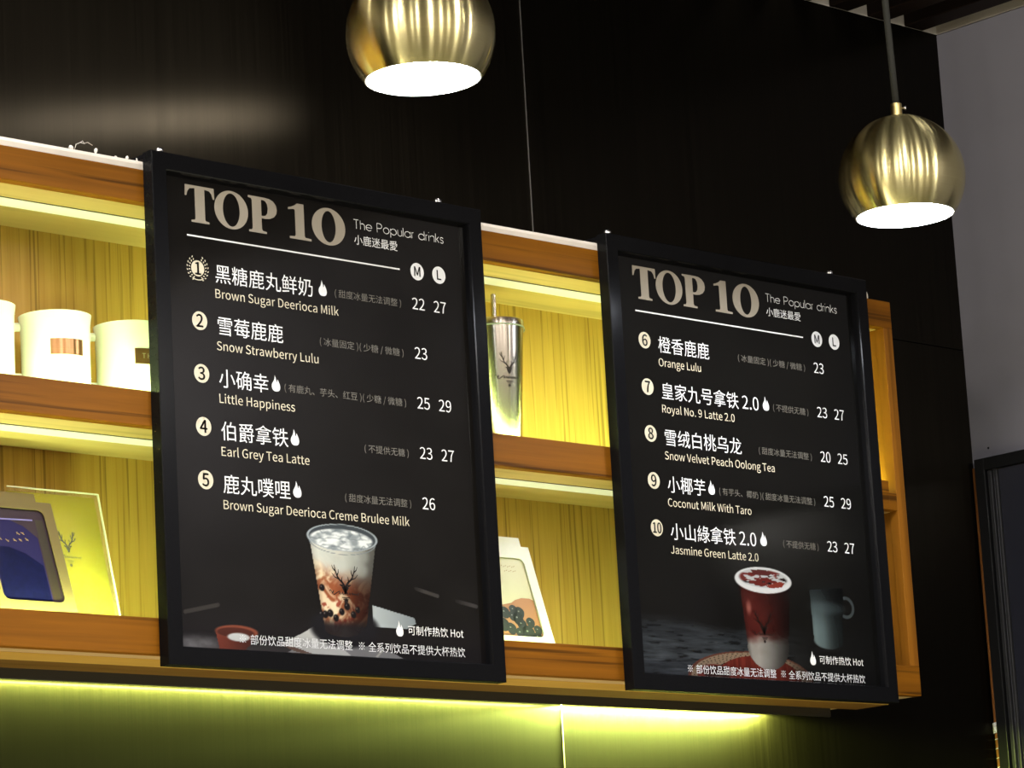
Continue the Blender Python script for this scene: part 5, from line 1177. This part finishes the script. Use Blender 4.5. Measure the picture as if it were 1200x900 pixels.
def menu_board(xl, label, rows, painter, off):
    root = thing('menu_board', label, 'menu board', (xl, 3.453, EYE + 1.2483 - 0.7), 'framed drink menus on the shelf front')
    # mitred frame swept round the opening
    prof = [(0.0, 0.020), (0.0, 0.0012), (0.0012, 0.0), (0.0236, 0.0), (0.0250, 0.0014), (0.0262, 0.0050), (0.0268, 0.0128), (0.0268, 0.020)]
    W, H = 0.606, 0.700
    fm = MB()
    vs, fs = [], []
    n = len(prof)
    for (cx, cz, sx, sz) in ((0, 0, 1, 1), (W, 0, -1, 1), (W, H, -1, -1), (0, H, 1, -1)):
        for (u, d) in prof:
            vs.append((cx + sx * u, d, cz + sz * u))
    for k in range(4):
        k2 = (k + 1) % 4
        for i in range(n):
            j = (i + 1) % n
            fs.append((k * n + i, k2 * n + i, k2 * n + j, k * n + j))
    fm.add(vs, fs)
    fr = fm.build('frame', M_BLACK, root)
    MB().box(0.006, W - 0.006, 0.0145, 0.0195, 0.006, H - 0.006).build('backing_board', M_BLACK, root)
    # flat bracket that carries the board over the shelf top, and the bolt heads on it
    for bx in (0.0, 0.49):
        MB().box(bx + 0.001, bx + 0.06, 0.0185, 0.15, H - 0.0085, H - 0.0015, 0.0008).build('hanging_bracket', M_BLACK, root)
    for bx in ((0.0215, 0.530) if off[0] == 0 else (0.0140, 0.5265)):
        MB().lathe([(0.0005, 0.0), (0.0038, 0.0), (0.0038, 0.0022), (0.0056, 0.0026), (0.0060, 0.0050), (0.0050, 0.0072), (0.003, 0.0082), (0.0004, 0.0085)], 20, center=(bx, 0.0105, H - 0.0003)).build('bolt', M_STEELBOLT, root, auto=50)
    sheet = print_sheet('menu_sheet', painter, M_SHEET, root, off)
    ox, oz = off
    i = Ink(); heading(i, 64.0 + ox, 87.8 + oz, 52.0); i.build('heading', I_TAUPE, sheet)
    i = Ink(); i.loops([[(65.5 + ox, 106.2 + oz), (451 + ox, 106.2 + oz), (451 + ox, 108.5 + oz), (65.5 + ox, 108.5 + oz)]]); i.build('rule_line', I_WHITE, sheet)
    i = Ink(); geo_sans(i, 367.5 + ox, 539 + ox, 57.6 + oz, 13.2, 0.92); i.text('小鹿迷最愛', 366.3 + ox, 449.5 + ox, 79.8 + oz, 15.6); i.build('subheading', I_WHITE, sheet)
    for ch, cx in (('M', 484.6), ('L', 526.8)):
        i = Ink(); i.disc(cx + ox, 106.7 + oz, 12.9, 12.9)
        a, lp = glyph(ch)
        xs_ = [p[0] for q in lp for p in q]
        mid = (min(xs_) + max(xs_)) / 2
        for bx, bz in ((0, 0), (-.35, 0), (.35, 0), (0, -.3), (0, .3)):
            i.loops([[(cx + ox + bx + (p[0] - mid) * 19, 106.7 + 6.9 + bz + oz - p[1] * 19) for p in q] for q in lp], 1, 0.0002)
        i.build('size_badge', [I_WHITE, I_DARK], sheet)
    for r, (num, name, nx1, fx, eng, ex1, note, nx0, prices) in enumerate(rows):
        z0 = oz + 73.15 * r
        i = Ink()
        cx, cz = 81.8 + ox, 152.6 + z0
        R = 13.0 if num != '1' else 11.2
        i.disc(cx, cz, R, R)
        if num == '1':                       # laurel wreath
            for s in (-1, 1):
                for row_, (ra, sz_) in enumerate(((14.2, 3.6), (18.0, 3.9))):
                    for q in range(8):
                        a = math.radians(-62 + q * 17.5)
                        px, pz = cx + s * ra * math.cos(a), cz - ra * math.sin(a)
                        b_a = a + math.radians(58 if row_ else 30)
                        dx, dz = s * math.cos(b_a), -math.sin(b_a)
                        i.loops([[(px - dx * sz_ * .5, pz - dz * sz_ * .5), (px - dz * 1.0, pz + dx * 1.0), (px + dx * sz_ * .5, pz + dz * sz_ * .5), (px + dz * 1.0, pz - dx * 1.0)]])
                i.stroke([(cx, cz + 16.2), (cx + s * 5, cz + 15.6), (cx + s * 9.5, cz + 13.4)], 1.2)
        em = 23.5 if len(num) == 1 else 21.5
        ks = 1.0 if len(num) == 1 else 0.86
        w = sum(glyph(c)[0] for c in num) * em * ks
        for bx, bz in ((0, 0), (-.55, 0), (.55, 0), (0, -.4), (0, .4)):
            i.text(num, cx - w / 2 + bx, cx + w / 2 + bx, cz + em * 0.365 + bz, em, 1, 0.0002)
        i.build('number_badge', [I_CREAM if num == '1' else I_CREAM, I_DARK], sheet)
        i = Ink(); i.text(name, 110.6 + ox, nx1 + ox + 0.6, 166.3 + z0, 28.3); i.build('drink_name', I_WHITE, sheet)
        if fx:
            i = Ink(); flame(i, fx + ox * 0, 164.6 + z0, 15.0, 22.8); i.build('flame_mark', I_WHITE, sheet)
        i = Ink(); i.text(eng, 109.0 + ox, ex1 + 1.0 + ox * 0, 190.2 + z0, 16.8); i.build('english_name', I_CREAM, sheet)
        i = Ink(); i.text(note, nx0 - 1.0 + ox, 451.5 + ox, 162.4 + z0, 12.6); i.build('option_note', I_GREY, sheet)
        for p, px in zip(prices, (471.0, 512.6)):
            if p:
                i = Ink(); i.text(p, px + ox, px + 26.0 + ox, 163.5 + z0, 23.0); i.build('price', I_WHITE, sheet)
    i = Ink(); flame(i, 410.0 + ox, 641.0 + oz, 13.6, 22.2); i.text('可制作热饮 Hot', 431.4 + ox, 538 + ox, 637.2 + oz, 14.6); i.build('hot_note', I_WHITE, sheet)
    i = Ink()
    i.text('※', 127.5 + ox, 142 + ox, 663.2 + oz, 14.5)
    i.text('部份饮品甜度冰量无法调整', 147.2 + ox, 328.8 + ox, 663.9 + oz, 14.8)
    i.text('※', 337.8 + ox, 352.4 + ox, 663.4 + oz, 14.5)
    i.text('全系列饮品不提供大杯热饮', 356.8 + ox, 539.5 + ox, 664.3 + oz, 14.8)
    i.build('footnote', I_WHITE, sheet)
    i = Ink()
    ex, ez, es = (320, 576, 34) if off[0] == 0 else (309, 592, 32)
    for pts, w, t in STAG:
        i.stroke([(ex + p[0] * es * 1.25, ez - p[1] * es) for p in pts], w * es * 1.25, 0, 0.0001, t)
    for pts, w, t in SCRIPT:
        i.stroke([(ex + p[0] * es, ez - 1 - p[1] * es * 0.8) for p in pts], w * es * 0.9, 0, 0.0001, t)
    i.build('stag_emblem', I_INK, sheet)
    return root


menu_board(2.6666, 'black framed menu board with drinks one to five and the milk tea cup, hung left', MENU_A, paint_menu_a, (0.0, 0.0))
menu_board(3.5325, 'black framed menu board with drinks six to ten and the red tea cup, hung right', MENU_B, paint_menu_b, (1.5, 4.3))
# ------------------------------------------------------------------ things on the shelves
FL1, FL2 = Z(0.9055), Z(0.6005)             # shelf floors
M_MUG = simple('white_glazed_ceramic', (0.86, 0.85, 0.82), 0.12, coat=0.4)
M_COPPER = brushed('copper_band', (0.36, 0.17, 0.08), 0.30, 0.4, (1.5, 1.5, 500), 0.2, metal=0.85, tangent='RADIAL', rot=0.25, bump=0.0)
M_COPTXT = simple('pale_engraving', (0.75, 0.6, 0.4), 0.4, 0.3)


def wrap_strip(R, a0, a1, z0, z1, t, n=28, waves=0.0):
    """curved plate hugging a round wall of radius R between two angles"""
    mb = MB()
    vs, fs = [], []
    for i in range(n + 1):
        f = i / n
        a = a0 + (a1 - a0) * f
        r = R + t + waves * math.sin(f * 5 * PI * 2)
        for (rr, zz) in ((R - 0.0004, z0), (r, z0), (r, z1), (R - 0.0004, z1)):
            vs.append((rr * math.cos(a), rr * math.sin(a), zz))
    for i in range(n):
        for k in range(4):
            k2 = (k + 1) % 4
            fs.append((i * 4 + k, (i + 1) * 4 + k, (i + 1) * 4 + k2, i * 4 + k2))
    fs.append((0, 1, 2, 3))
    fs.append(tuple(n * 4 + k for k in (3, 2, 1, 0)))
    return mb.add(vs, fs, 0, False)


def mug(x, y, label, handle_deg, band_deg, word=True):
    root = thing('mug', label, 'mug', (x, y, FL1), 'white mugs on the upper shelf')
    R, H = 0.0485, 0.1265
    prof = [(0.0006, 0.0005), (R * 0.86, 0.0005), (R * 0.93, 0.003), (R * 0.955, 0.010), (R * 0.96, 0.075), (R * 0.975, 0.112), (R * 1.015, H - 0.002), (R * 1.02, H), (R * 0.99, H),
            (R * 0.93, 0.110), (R * 0.90, 0.075), (R * 0.90, 0.012), (R * 0.84, 0.006), (0.0006, 0.006)]
    MB().lathe(prof, 64).build('body', M_MUG, root, auto=70)
    h = math.radians(handle_deg)
    d = Vector((math.cos(h), math.sin(h), 0))
    pts = []
    for i in range(25):
        t = i / 24
        a = PI * (0.5 - t)
        c, s = math.cos(a), math.sin(a)
        ex = abs(c) ** 0.55
        ez = (abs(s) ** 0.55) * (1 if s >= 0 else -1)
        pts.append(d * (R * 0.93 + 0.036 * ex) + Vector((0, 0, 0.0785 + 0.035 * ez)))
    MB().tube(pts, 0.0062, 12).build('handle', M_MUG, root)
    b = math.radians(band_deg)
    bd = wrap_strip(R * 0.968, b - 0.50, b + 0.50, 0.066, 0.0875, 0.0006, 36, 0.0004 if not word else 0.0001).build('copper_band', M_COPPER, root)
    if word:
        tx = MB()
        w = sum(glyph(c)[0] for c in 'THE')
        o = 0.0
        for ch in 'THE':
            a_, lp = glyph(ch)
            tris = tessellate_polygon([[Vector((p[0], p[1], 0)) for p in q] for q in lp])
            flat = [p for q in lp for p in q]
            rr = R * 0.968 + 0.0010
            vs = []
            for (px, py) in flat:
                s = (o + px) * 0.0105
                aa = b - 0.30 + s / rr
                vs.append((rr * math.cos(aa), rr * math.sin(aa), 0.0735 + py * 0.0095))
            tx.add(vs, [tuple(t) for t in tris])
            o += a_ + 0.12
        tx.build('engraved_word', M_COPTXT, bd)
    return root


mug(2.5905, 3.580, 'white mug with a rippled copper band, in the middle of the row', 150, -105, False)
mug(2.7150, 3.580, 'white mug with engraved copper band, half hidden by the left menu board', 150, -90, True)
mug(2.4670, 3.580, 'white mug cut off by the left edge of the photograph', 150, -124, True)

# steel tumbler with its straw
M_STEEL = brushed('brushed_steel', (0.44, 0.385, 0.33), 0.26, 0.85, (2, 2, 600), 0.2, tangent='RADIAL', rot=0.25, bump=0.0)
M_RING = simple('clear_grey_gasket', (0.25, 0.27, 0.25), 0.3)
TX, TY = 3.3985, 3.570
tum = thing('steel_tumbler', 'brushed steel tumbler with a black stag emblem beside the left menu board', 'tumbler', (TX, TY, FL1))
RT, RB, TH = 0.0435, 0.0305, 0.1985
MB().lathe([(0.0006, 0.0005), (RB - 0.002, 0.0005), (RB, 0.003), (RT, TH - 0.002), (RT, TH), (RT - 0.0015, TH), (0.0006, TH - 0.001)], 72).build('body', M_STEEL, tum, auto=50)
MB().lathe([(RT * 0.9, TH - 0.0015), (RT + 0.0012, TH + 0.001), (RT + 0.0014, TH + 0.010), (RT + 0.0004, TH + 0.0112), (0.006, TH + 0.0112), (0.0052, TH + 0.004)], 72).build('lid', M_STEEL, tum, auto=50)
MB().tube([((RT + 0.0010) * math.cos(2 * PI * i / 60), (RT + 0.0010) * math.sin(2 * PI * i / 60), TH + 0.0003) for i in range(60)], 0.0011, 8, closed=True).tube(
    [((RT + 0.001) * math.cos(-0.70 + t * .1), (RT + 0.001 + .004 * math.sin(t * 1.57)) * math.sin(-0.70 + t * .1), TH + 0.0003 - 0.002 * t) for t in range(3)], 0.0009, 8).build('gasket', M_RING, tum)
em = MB()
CA = math.radians(-105)                      # the side the emblem faces


def on_cone(u, v):
    zz = 0.131 + v
    r = RB + (RT - RB) * (zz - 0.003) / (TH - 0.005) + 0.0003
    a = CA + u / r
    return (r * math.cos(a), r * math.sin(a), zz)


for (pl, dv, S) in ((STAG, 0.0, 0.028), (SCRIPT, -0.003, 0.027)):
    for pts, w, t in pl:
        n = len(pts)
        # subdivide so that strokes bend with the wall
        dense = []
        for i in range(n - 1):
            for k in range(3):
                f = k / 3
                dense.append((pts[i][0] * (1 - f) + pts[i + 1][0] * f, pts[i][1] * (1 - f) + pts[i + 1][1] * f))
        dense.append(pts[-1])
        n = len(dense)
        L1, L2 = [], []
        for i in range(n):
            a, b = dense[max(i - 1, 0)], dense[min(i + 1, n - 1)]
            dx, dy = b[0] - a[0], b[1] - a[1]
            l = math.hypot(dx, dy) or 1
            ww = (w * (t[0] + (t[1] - t[0]) * i / (n - 1)) if t else w) / 2
            L1.append(on_cone((dense[i][0] - dy / l * ww) * S, dv + (dense[i][1] + dx / l * ww) * S))
            L2.append(on_cone((dense[i][0] + dy / l * ww) * S, dv + (dense[i][1] - dx / l * ww) * S))
        em.add(L1 + L2, [(i, i + 1, n + i + 1, n + i) for i in range(n - 1)])
em.build('stag_emblem', I_INK, tum, recalc=False)
straw = MB()
sz0 = TH + 0.0045
straw.tube([(0, 0, 0), (0.0006, -0.0003, 0.051)], 0.0040, 16, caps=False)
straw.tube([(0, 0, 0), (0.0006, -0.0003, 0.051)], 0.0032, 16, caps=False)
straw.lathe([(0.0032, 0.051), (0.0040, 0.051)], 16, center=(0.0006, -0.0003, 0))
st = straw.build('metal_straw', M_STEEL, None, recalc=False)
st.location = (TX, TY, FL1 + sz0)
tag(st, 'polished metal straw standing up out of the steel tumbler', 'straw')


# leaning packages on the lower shelf
def rrect(x0, x1, z0, z1, r, n=6):
    pts = []
    for (cx, cz, a) in ((x1 - r, z1 - r, 0), (x0 + r, z1 - r, 90), (x0 + r, z0 + r, 180), (x1 - r, z0 + r, 270)):
        for i in range(n + 1):
            t = math.radians(a + 90 * i / n)
            pts.append((cx + r * math.cos(t), cz + r * math.sin(t)))
    return pts


def leaning(name, label, cat, xc, ybot, tilt, group=None):
    root = thing(name, label, cat, (xc, ybot, FL2 + 0.0006), group)
    root.rotation_euler = (-math.radians(tilt), 0, 0)
    return root


def front_card(outer, hole, y0, y1):
    """cut-out card front: plate with a rounded window"""
    mb = MB()
    for y in (y0, y1):
        loops = [[Vector((p[0], p[1], 0)) for p in outer], [Vector((p[0], p[1], 0)) for p in hole]]
        tris = tessellate_polygon(loops)
        mb.add([(p[0], y, p[1]) for p in outer + hole], [tuple(t) for t in tris])
    for lp in (outer, hole):
        n = len(lp)
        mb.add([(p[0], y0, p[1]) for p in lp] + [(p[0], y1, p[1]) for p in lp], [(i, (i + 1) % n, n + (i + 1) % n, n + i) for i in range(n)])
    return mb


def disc_pts(cx, cz, rx, rz, n=28):
    return [(cx + rx * math.cos(2 * PI * i / n), cz + rz * math.sin(2 * PI * i / n)) for i in range(n)]


def flat(mb, loop, y, mat):
    tris = tessellate_polygon([[Vector((p[0], p[1], 0)) for p in loop]])
    mb.add([(p[0], y, p[1]) for p in loop], [tuple(t) for t in tris], mat)


def card_pack(name, label, cat, xr, ybot, tilt, w, h, window, tab, card_mat, kind, group=None):
    root = leaning(name, label, cat, xr, ybot, tilt, group)
    x0, x1 = -w, 0.0
    dep = 0.020
    outer = [(x0, 0.0), (x1, 0.0), (x1, h)] + ([(tab[1], h), (tab[1], h + tab[2]), (tab[0], h + tab[2]), (tab[0], h)] if tab else []) + [(x0, h)]
    hole = rrect(window[0], window[1], window[2], window[3], window[4])
    box = front_card(outer, hole, 0.0, 0.0012)
    box.box(x0, x0 + 0.001, 0.0012, dep, 0.0, h)
    box.box(x1 - 0.001, x1, 0.0012, dep, 0.0, h)
    box.box(x0 + 0.001, x1 - 0.001, 0.0012, dep, h - 0.001, h)
    box.box(x0 + 0.001, x1 - 0.001, 0.0012, dep, 0.0, 0.001)
    box.box(x0 + 0.001, x1 - 0.001, dep - 0.001, dep, 0.001, h - 0.001)
    box.build('card_box', card_mat, root)
    wx0, wx1, wz0, wz1 = window[:4]
    pc = MB()
    pc.box(wx0 - 0.004, wx1 + 0.004, 0.0035, dep - 0.002, wz0 - 0.003, wz1 + 0.003, 0.003)
    if kind == 'blue':
        W_, H_ = wx1 - wx0, wz1 - wz0
        P_ = lambda u, v: (wx0 + u * W_, wz0 + v * H_)
        flat(pc, [P_(0.02, .02), P_(.82, .02), P_(.82, .70), P_(.62, .82), P_(.40, .88), P_(.18, .86), P_(.04, .80)], 0.0032, 1)
        flat(pc, [P_(0.03, .02), P_(.80, .02), P_(.80, .40), P_(.55, .52), P_(.30, .58), P_(.06, .58)], 0.0029, 2)
        flat(pc, [P_(0.06, .87), P_(.80, .885), P_(.80, .90), P_(.06, .885)], 0.0028, 3)
        flat(pc, [P_(.04, .92), P_(.20, .975), P_(.17, .93), P_(.12, .88)], 0.0028, 4)
        for k, (u0, v0) in enumerate(((.18, .66), (.30, .645), (.42, .655), (.52, .66), (.50, .73), (.58, .735), (.62, .67))):
            q = [P_(u0 + .03 * math.sin(i * 1.9 + k), v0 + .016 * math.cos(i * 2.3 + k)) for i in range(6)]
            for i in range(5):
                a, b = q[i], q[i + 1]
                flat(pc, [a, b, (b[0], b[1] + 0.0007), (a[0], a[1] + 0.0007)], 0.0026, 5)
        flat(pc, [P_(.84, .03), P_(.97, .03), P_(.97, .90), P_(.84, .90)], 0.0030, 6)
        pc.build('pouch', [M_PURPLE, M_INDIGO, M_NAVY, M_LILAC, M_SKY, M_GOLDINK, M_BROWNSIDE], root)
    else:
        W_, H_ = wx1 - wx0, wz1 - wz0
        P_ = lambda u, v: (wx0 + u * W_, wz0 + v * H_)
        flat(pc, [P_(0, 0), P_(1, 0), P_(1, .48), P_(.92, .50), P_(.75, .50), P_(.6, .47), P_(.5, .43), P_(.3, .40), P_(0, .42)], 0.0033, 1)
        r_ = random.Random(5)
        for (u, v, s) in ((.50, .34, .050), (.62, .31, .058), (.55, .23, .066), (.60, .16, .060), (.45, .26, .05), (.80, .19, .052), (.92, .10, .048), (.70, .06, .075), (.52, .05, .055), (.88, .01, .05), (.3, .3, .06), (.2, .15, .07), (.35, .1, .06)):
            c = P_(u, v)
            flat(pc, [(c[0] + s * .165 * (1 + .08 * math.sin(3 * a)) * math.cos(a), max(c[1] + s * .165 * math.sin(a), wz0)) for a in [2 * PI * i / 20 for i in range(20)]], 0.0030, 2)
            flat(pc, disc_pts(c[0] - s * .03, c[1] + s * .035, s * .028, s * .02, 10), 0.0028, 3)
        for k in range(9):
            u0, v0 = .40 + .045 * k, .89 - .01 * (k % 2)
            a, b = P_(u0, v0), P_(u0 + .03, v0 + .014)
            flat(pc, [a, b, (b[0], b[1] + 0.0010), (a[0], a[1] + 0.0010)], 0.0030, 4)
            if k > 2:
                a, b = P_(u0, v0 - .055), P_(u0 + .03, v0 - .045)
                flat(pc, [a, b, (b[0], b[1] + 0.0010), (a[0], a[1] + 0.0010)], 0.0030, 4)
        pc.build('pouch', [M_CREAMBAG, M_TEABROWN, M_PEARL, M_PEARLHI, M_GOLDINK], root)
    return root


M_TAN = simple('tan_card', (0.145, 0.092, 0.038), 0.7, noise=0.05, scale=200)
M_WHITECARD = simple('white_card', (0.84, 0.82, 0.74), 0.6, noise=0.03, scale=200)
M_PURPLE = simple('purple_film', (0.045, 0.027, 0.045), 0.35, spec=0.1)
M_INDIGO = simple('indigo_print', (0.017, 0.012, 0.075), 0.35, spec=0.1)
M_NAVY = simple('navy_print', (0.003, 0.003, 0.034), 0.35, spec=0.1, noise=0.5, scale=90)
M_LILAC = simple('lilac_line', (0.20, 0.16, 0.5), 0.3)
M_SKY = simple('sky_blue_glint', (0.12, 0.28, 0.85), 0.2, coat=0.5)
M_GOLDINK = simple('gold_script_print', (0.42, 0.26, 0.10), 0.5)
M_BROWNSIDE = simple('brown_pouch_side', (0.022, 0.012, 0.005), 0.4)
M_CREAMBAG = simple('cream_pouch', (0.72, 0.66, 0.44), 0.3, coat=0.3)
M_TEABROWN = simple('tea_brown_print', (0.45, 0.20, 0.09), 0.4)
M_PEARL = simple('black_pearl_print', (0.03, 0.035, 0.03), 0.35, noise=0.5, scale=400)
M_PEARLHI = simple('pearl_highlight_print', (0.22, 0.24, 0.20), 0.4)

T_ = 19.5
card_pack('tan_card_pack', 'tan card pack with a dark blue pouch in its window, leaning on the lower shelf', 'package', 2.5761, 3.519, T_, 0.125, 0.186, (-0.112, -0.0155, 0.036, 0.174, 0.010), (-0.125, -0.024, 0.012), M_TAN, 'blue')
card_pack('white_card_pack', 'white card pack with black pearls on its brown pouch beside the left menu board', 'package', 3.4438, 3.519, 17.0, 0.125, 0.180, (-0.112, -0.017, 0.030, 0.160, 0.010), (-0.125, -0.0150, 0.0145), M_WHITECARD, 'pearl')
card_pack('white_card_pack', 'white card pack peeking out behind the tan one at the left edge', 'package', 2.4560, 3.548, 17.0, 0.125, 0.175, (-0.112, -0.017, 0.030, 0.155, 0.010), None, M_WHITECARD, 'pearl')

# yellow pouch in a clear sleeve, standing behind the tan pack
M_YELLOW = simple('yellow_pouch_print', (0.32, 0.235, 0.003), 0.4, noise=0.15, scale=18, spec=0.2)
M_OLIVE = simple('olive_emblem_print', (0.05, 0.035, 0.002), 0.5)
M_CLEAR = simple('clear_sleeve_plastic', (0.9, 0.92, 0.85), 0.08, alpha=0.025)
yb = leaning('yellow_pouch', 'bright yellow pouch with a faint stag emblem in a clear sleeve behind the tan pack', 'package', 2.6800, 3.568, 13.5)
yh, yw = 0.207, 0.150
SLEEVE = 0.0030
body = MB()
nx, nz = 14, 18
for s in (0, 1):
    vs, fs = [], []
    for j in range(nz + 1):
        for i in range(nx + 1):
            u, v = i / nx, j / nz
            puff = 0.0055 * (math.sin(PI * min(max(u, 0.001), .999)) ** 0.6) * (math.sin(PI * min(v * 0.94 + 0.05, 1)) ** 0.6)
            wob = 0.0003 * math.sin(9 * u + 5 * v) * math.sin(7 * v)
            vs.append((-yw + SLEEVE + (yw - 2 * SLEEVE) * u, 0.0064 + (-1 if s == 0 else 1) * (puff + 0.0004) + (wob if s == 0 else 0), 0.0015 + (yh - 0.005) * v))
    for j in range(nz):
        for i in range(nx):
            a = j * (nx + 1) + i
            q = (a, a + 1, a + nx + 2, a + nx + 1)
            fs.append(q if s == 0 else tuple(reversed(q)))
    body.add(vs, fs, 0, True)
pb = body.build('pouch', M_YELLOW, yb, recalc=False)
ee = MB()
for (pl, dv, S) in ((STAG, 0.0, 0.026), (SCRIPT, -0.004, 0.026)):
    for pts, w, t in pl:
        n = len(pts)
        L1, L2 = [], []
        for i in range(n):
            a, b = pts[max(i - 1, 0)], pts[min(i + 1, n - 1)]
            dx, dy = b[0] - a[0], b[1] - a[1]
            l = math.hypot(dx, dy) or 1
            ww = w * 0.5
            L1.append((-0.066 + (pts[i][0] - dy / l * ww) * S, -0.0005, 0.125 + dv + (pts[i][1] + dx / l * ww) * S))
            L2.append((-0.066 + (pts[i][0] + dy / l * ww) * S, -0.0005, 0.125 + dv + (pts[i][1] - dx / l * ww) * S))
        ee.add(L1 + L2, [(i, i + 1, n + i + 1, n + i) for i in range(n - 1)])
ee.build('stag_emblem', M_OLIVE, pb, recalc=False)
sl = MB()
sl.box(-yw, 0.0, -0.0012, -0.0008, 0.0, yh)
sl.box(-0.0012, 0.0, -0.0008, 0.0135, 0.0, yh)
sl.box(-yw, 0.0, 0.0135, 0.0139, 0.0, yh)
sl.box(-yw, 0.0, -0.0008, 0.0135, yh - 0.0006, yh)
sl.build('clear_sleeve', M_CLEAR, yb)
MB().box(-0.0016, 0.0006, -0.0018, 0.0005, 0.0, yh, 0.0004).box(-yw, -0.001, -0.0018, 0.0, yh - 0.0016, yh + 0.0004, 0.0004).build('sleeve_seam', M_WHITECARD, yb)

# ------------------------------------------------------------------ crumbs of packing foam on the shelf top
M_CRUMB = simple('white_foam_crumb', (0.85, 0.82, 0.8), 0.8, noise=0.1, scale=300, bump=0.5)
CR = [(2.5560, 3.4790, 0.0062, 0.0066, 'white foam crumb on the shelf top, leftmost of five, under the hair'),
      (2.5950, 3.4785, 0.0042, 0.0085, 'tall white foam crumb on the shelf top, second from the left'),
      (2.6290, 3.4790, 0.0040, 0.0030, 'low white foam crumb on the shelf top, middle of the five'),
      (2.6468, 3.4785, 0.0042, 0.0056, 'white foam crumb on the shelf top, second from the left menu board'),
      (2.6640, 3.4785, 0.0026, 0.0050, 'thin tan foam crumb touching the corner of the left menu board')]
for k, (cx, cy, cw, chh, lab) in enumerate(CR):
    bm = bmesh.new()
    bmesh.ops.create_icosphere(bm, subdivisions=2, radius=1.0)
    rr = random.Random(k + 3)
    for v in bm.verts:
        s = 1 + 0.28 * math.sin(5 * v.co.x + k) * math.cos(4 * v.co.z + 2 * k) + rr.uniform(-.1, .1)
        lean_ = (v.co.z + 1) * 0.25 * (1 if k % 2 else -1)
        v.co = Vector((v.co.x * s * cw * 0.5 * (1.25 - 0.5 * (v.co.z + 1) / 2 if k != 1 else 0.8 + 0.5 * (v.co.z + 1) / 2) + lean_ * cw * .4, v.co.y * s * cw * 0.5, (v.co.z + 1) * chh * 0.5 * (1 + .05 * s)))
    c = MB().bm(bm).build('foam_crumb', M_CRUMB)
    c.location = (cx, cy + 0.004, Z(1.2378))
    tag(c, lab, 'crumb', 'foam crumbs on the shelf top')
hair = MB()
hz = Z(1.2378)
hair.tube([(2.5600, 3.4825, hz + 0.0004), (2.5630, 3.4820, hz + 0.009), (2.5700, 3.482, hz + 0.0125), (2.5760, 3.482, hz + 0.0120), (2.5820, 3.482, hz + 0.0145), (2.5900, 3.482, hz + 0.0115)], 0.00035, 6)
hair.tube([(2.5700, 3.482, hz + 0.0125), (2.5740, 3.4825, hz + 0.0155), (2.5770, 3.482, hz + 0.0118)], 0.0003, 6)
h_ = hair.build('loose_hair', M_CRUMB)
tag(h_, 'fine curled pale hair rising off the shelf top by the leftmost crumb', 'hair')
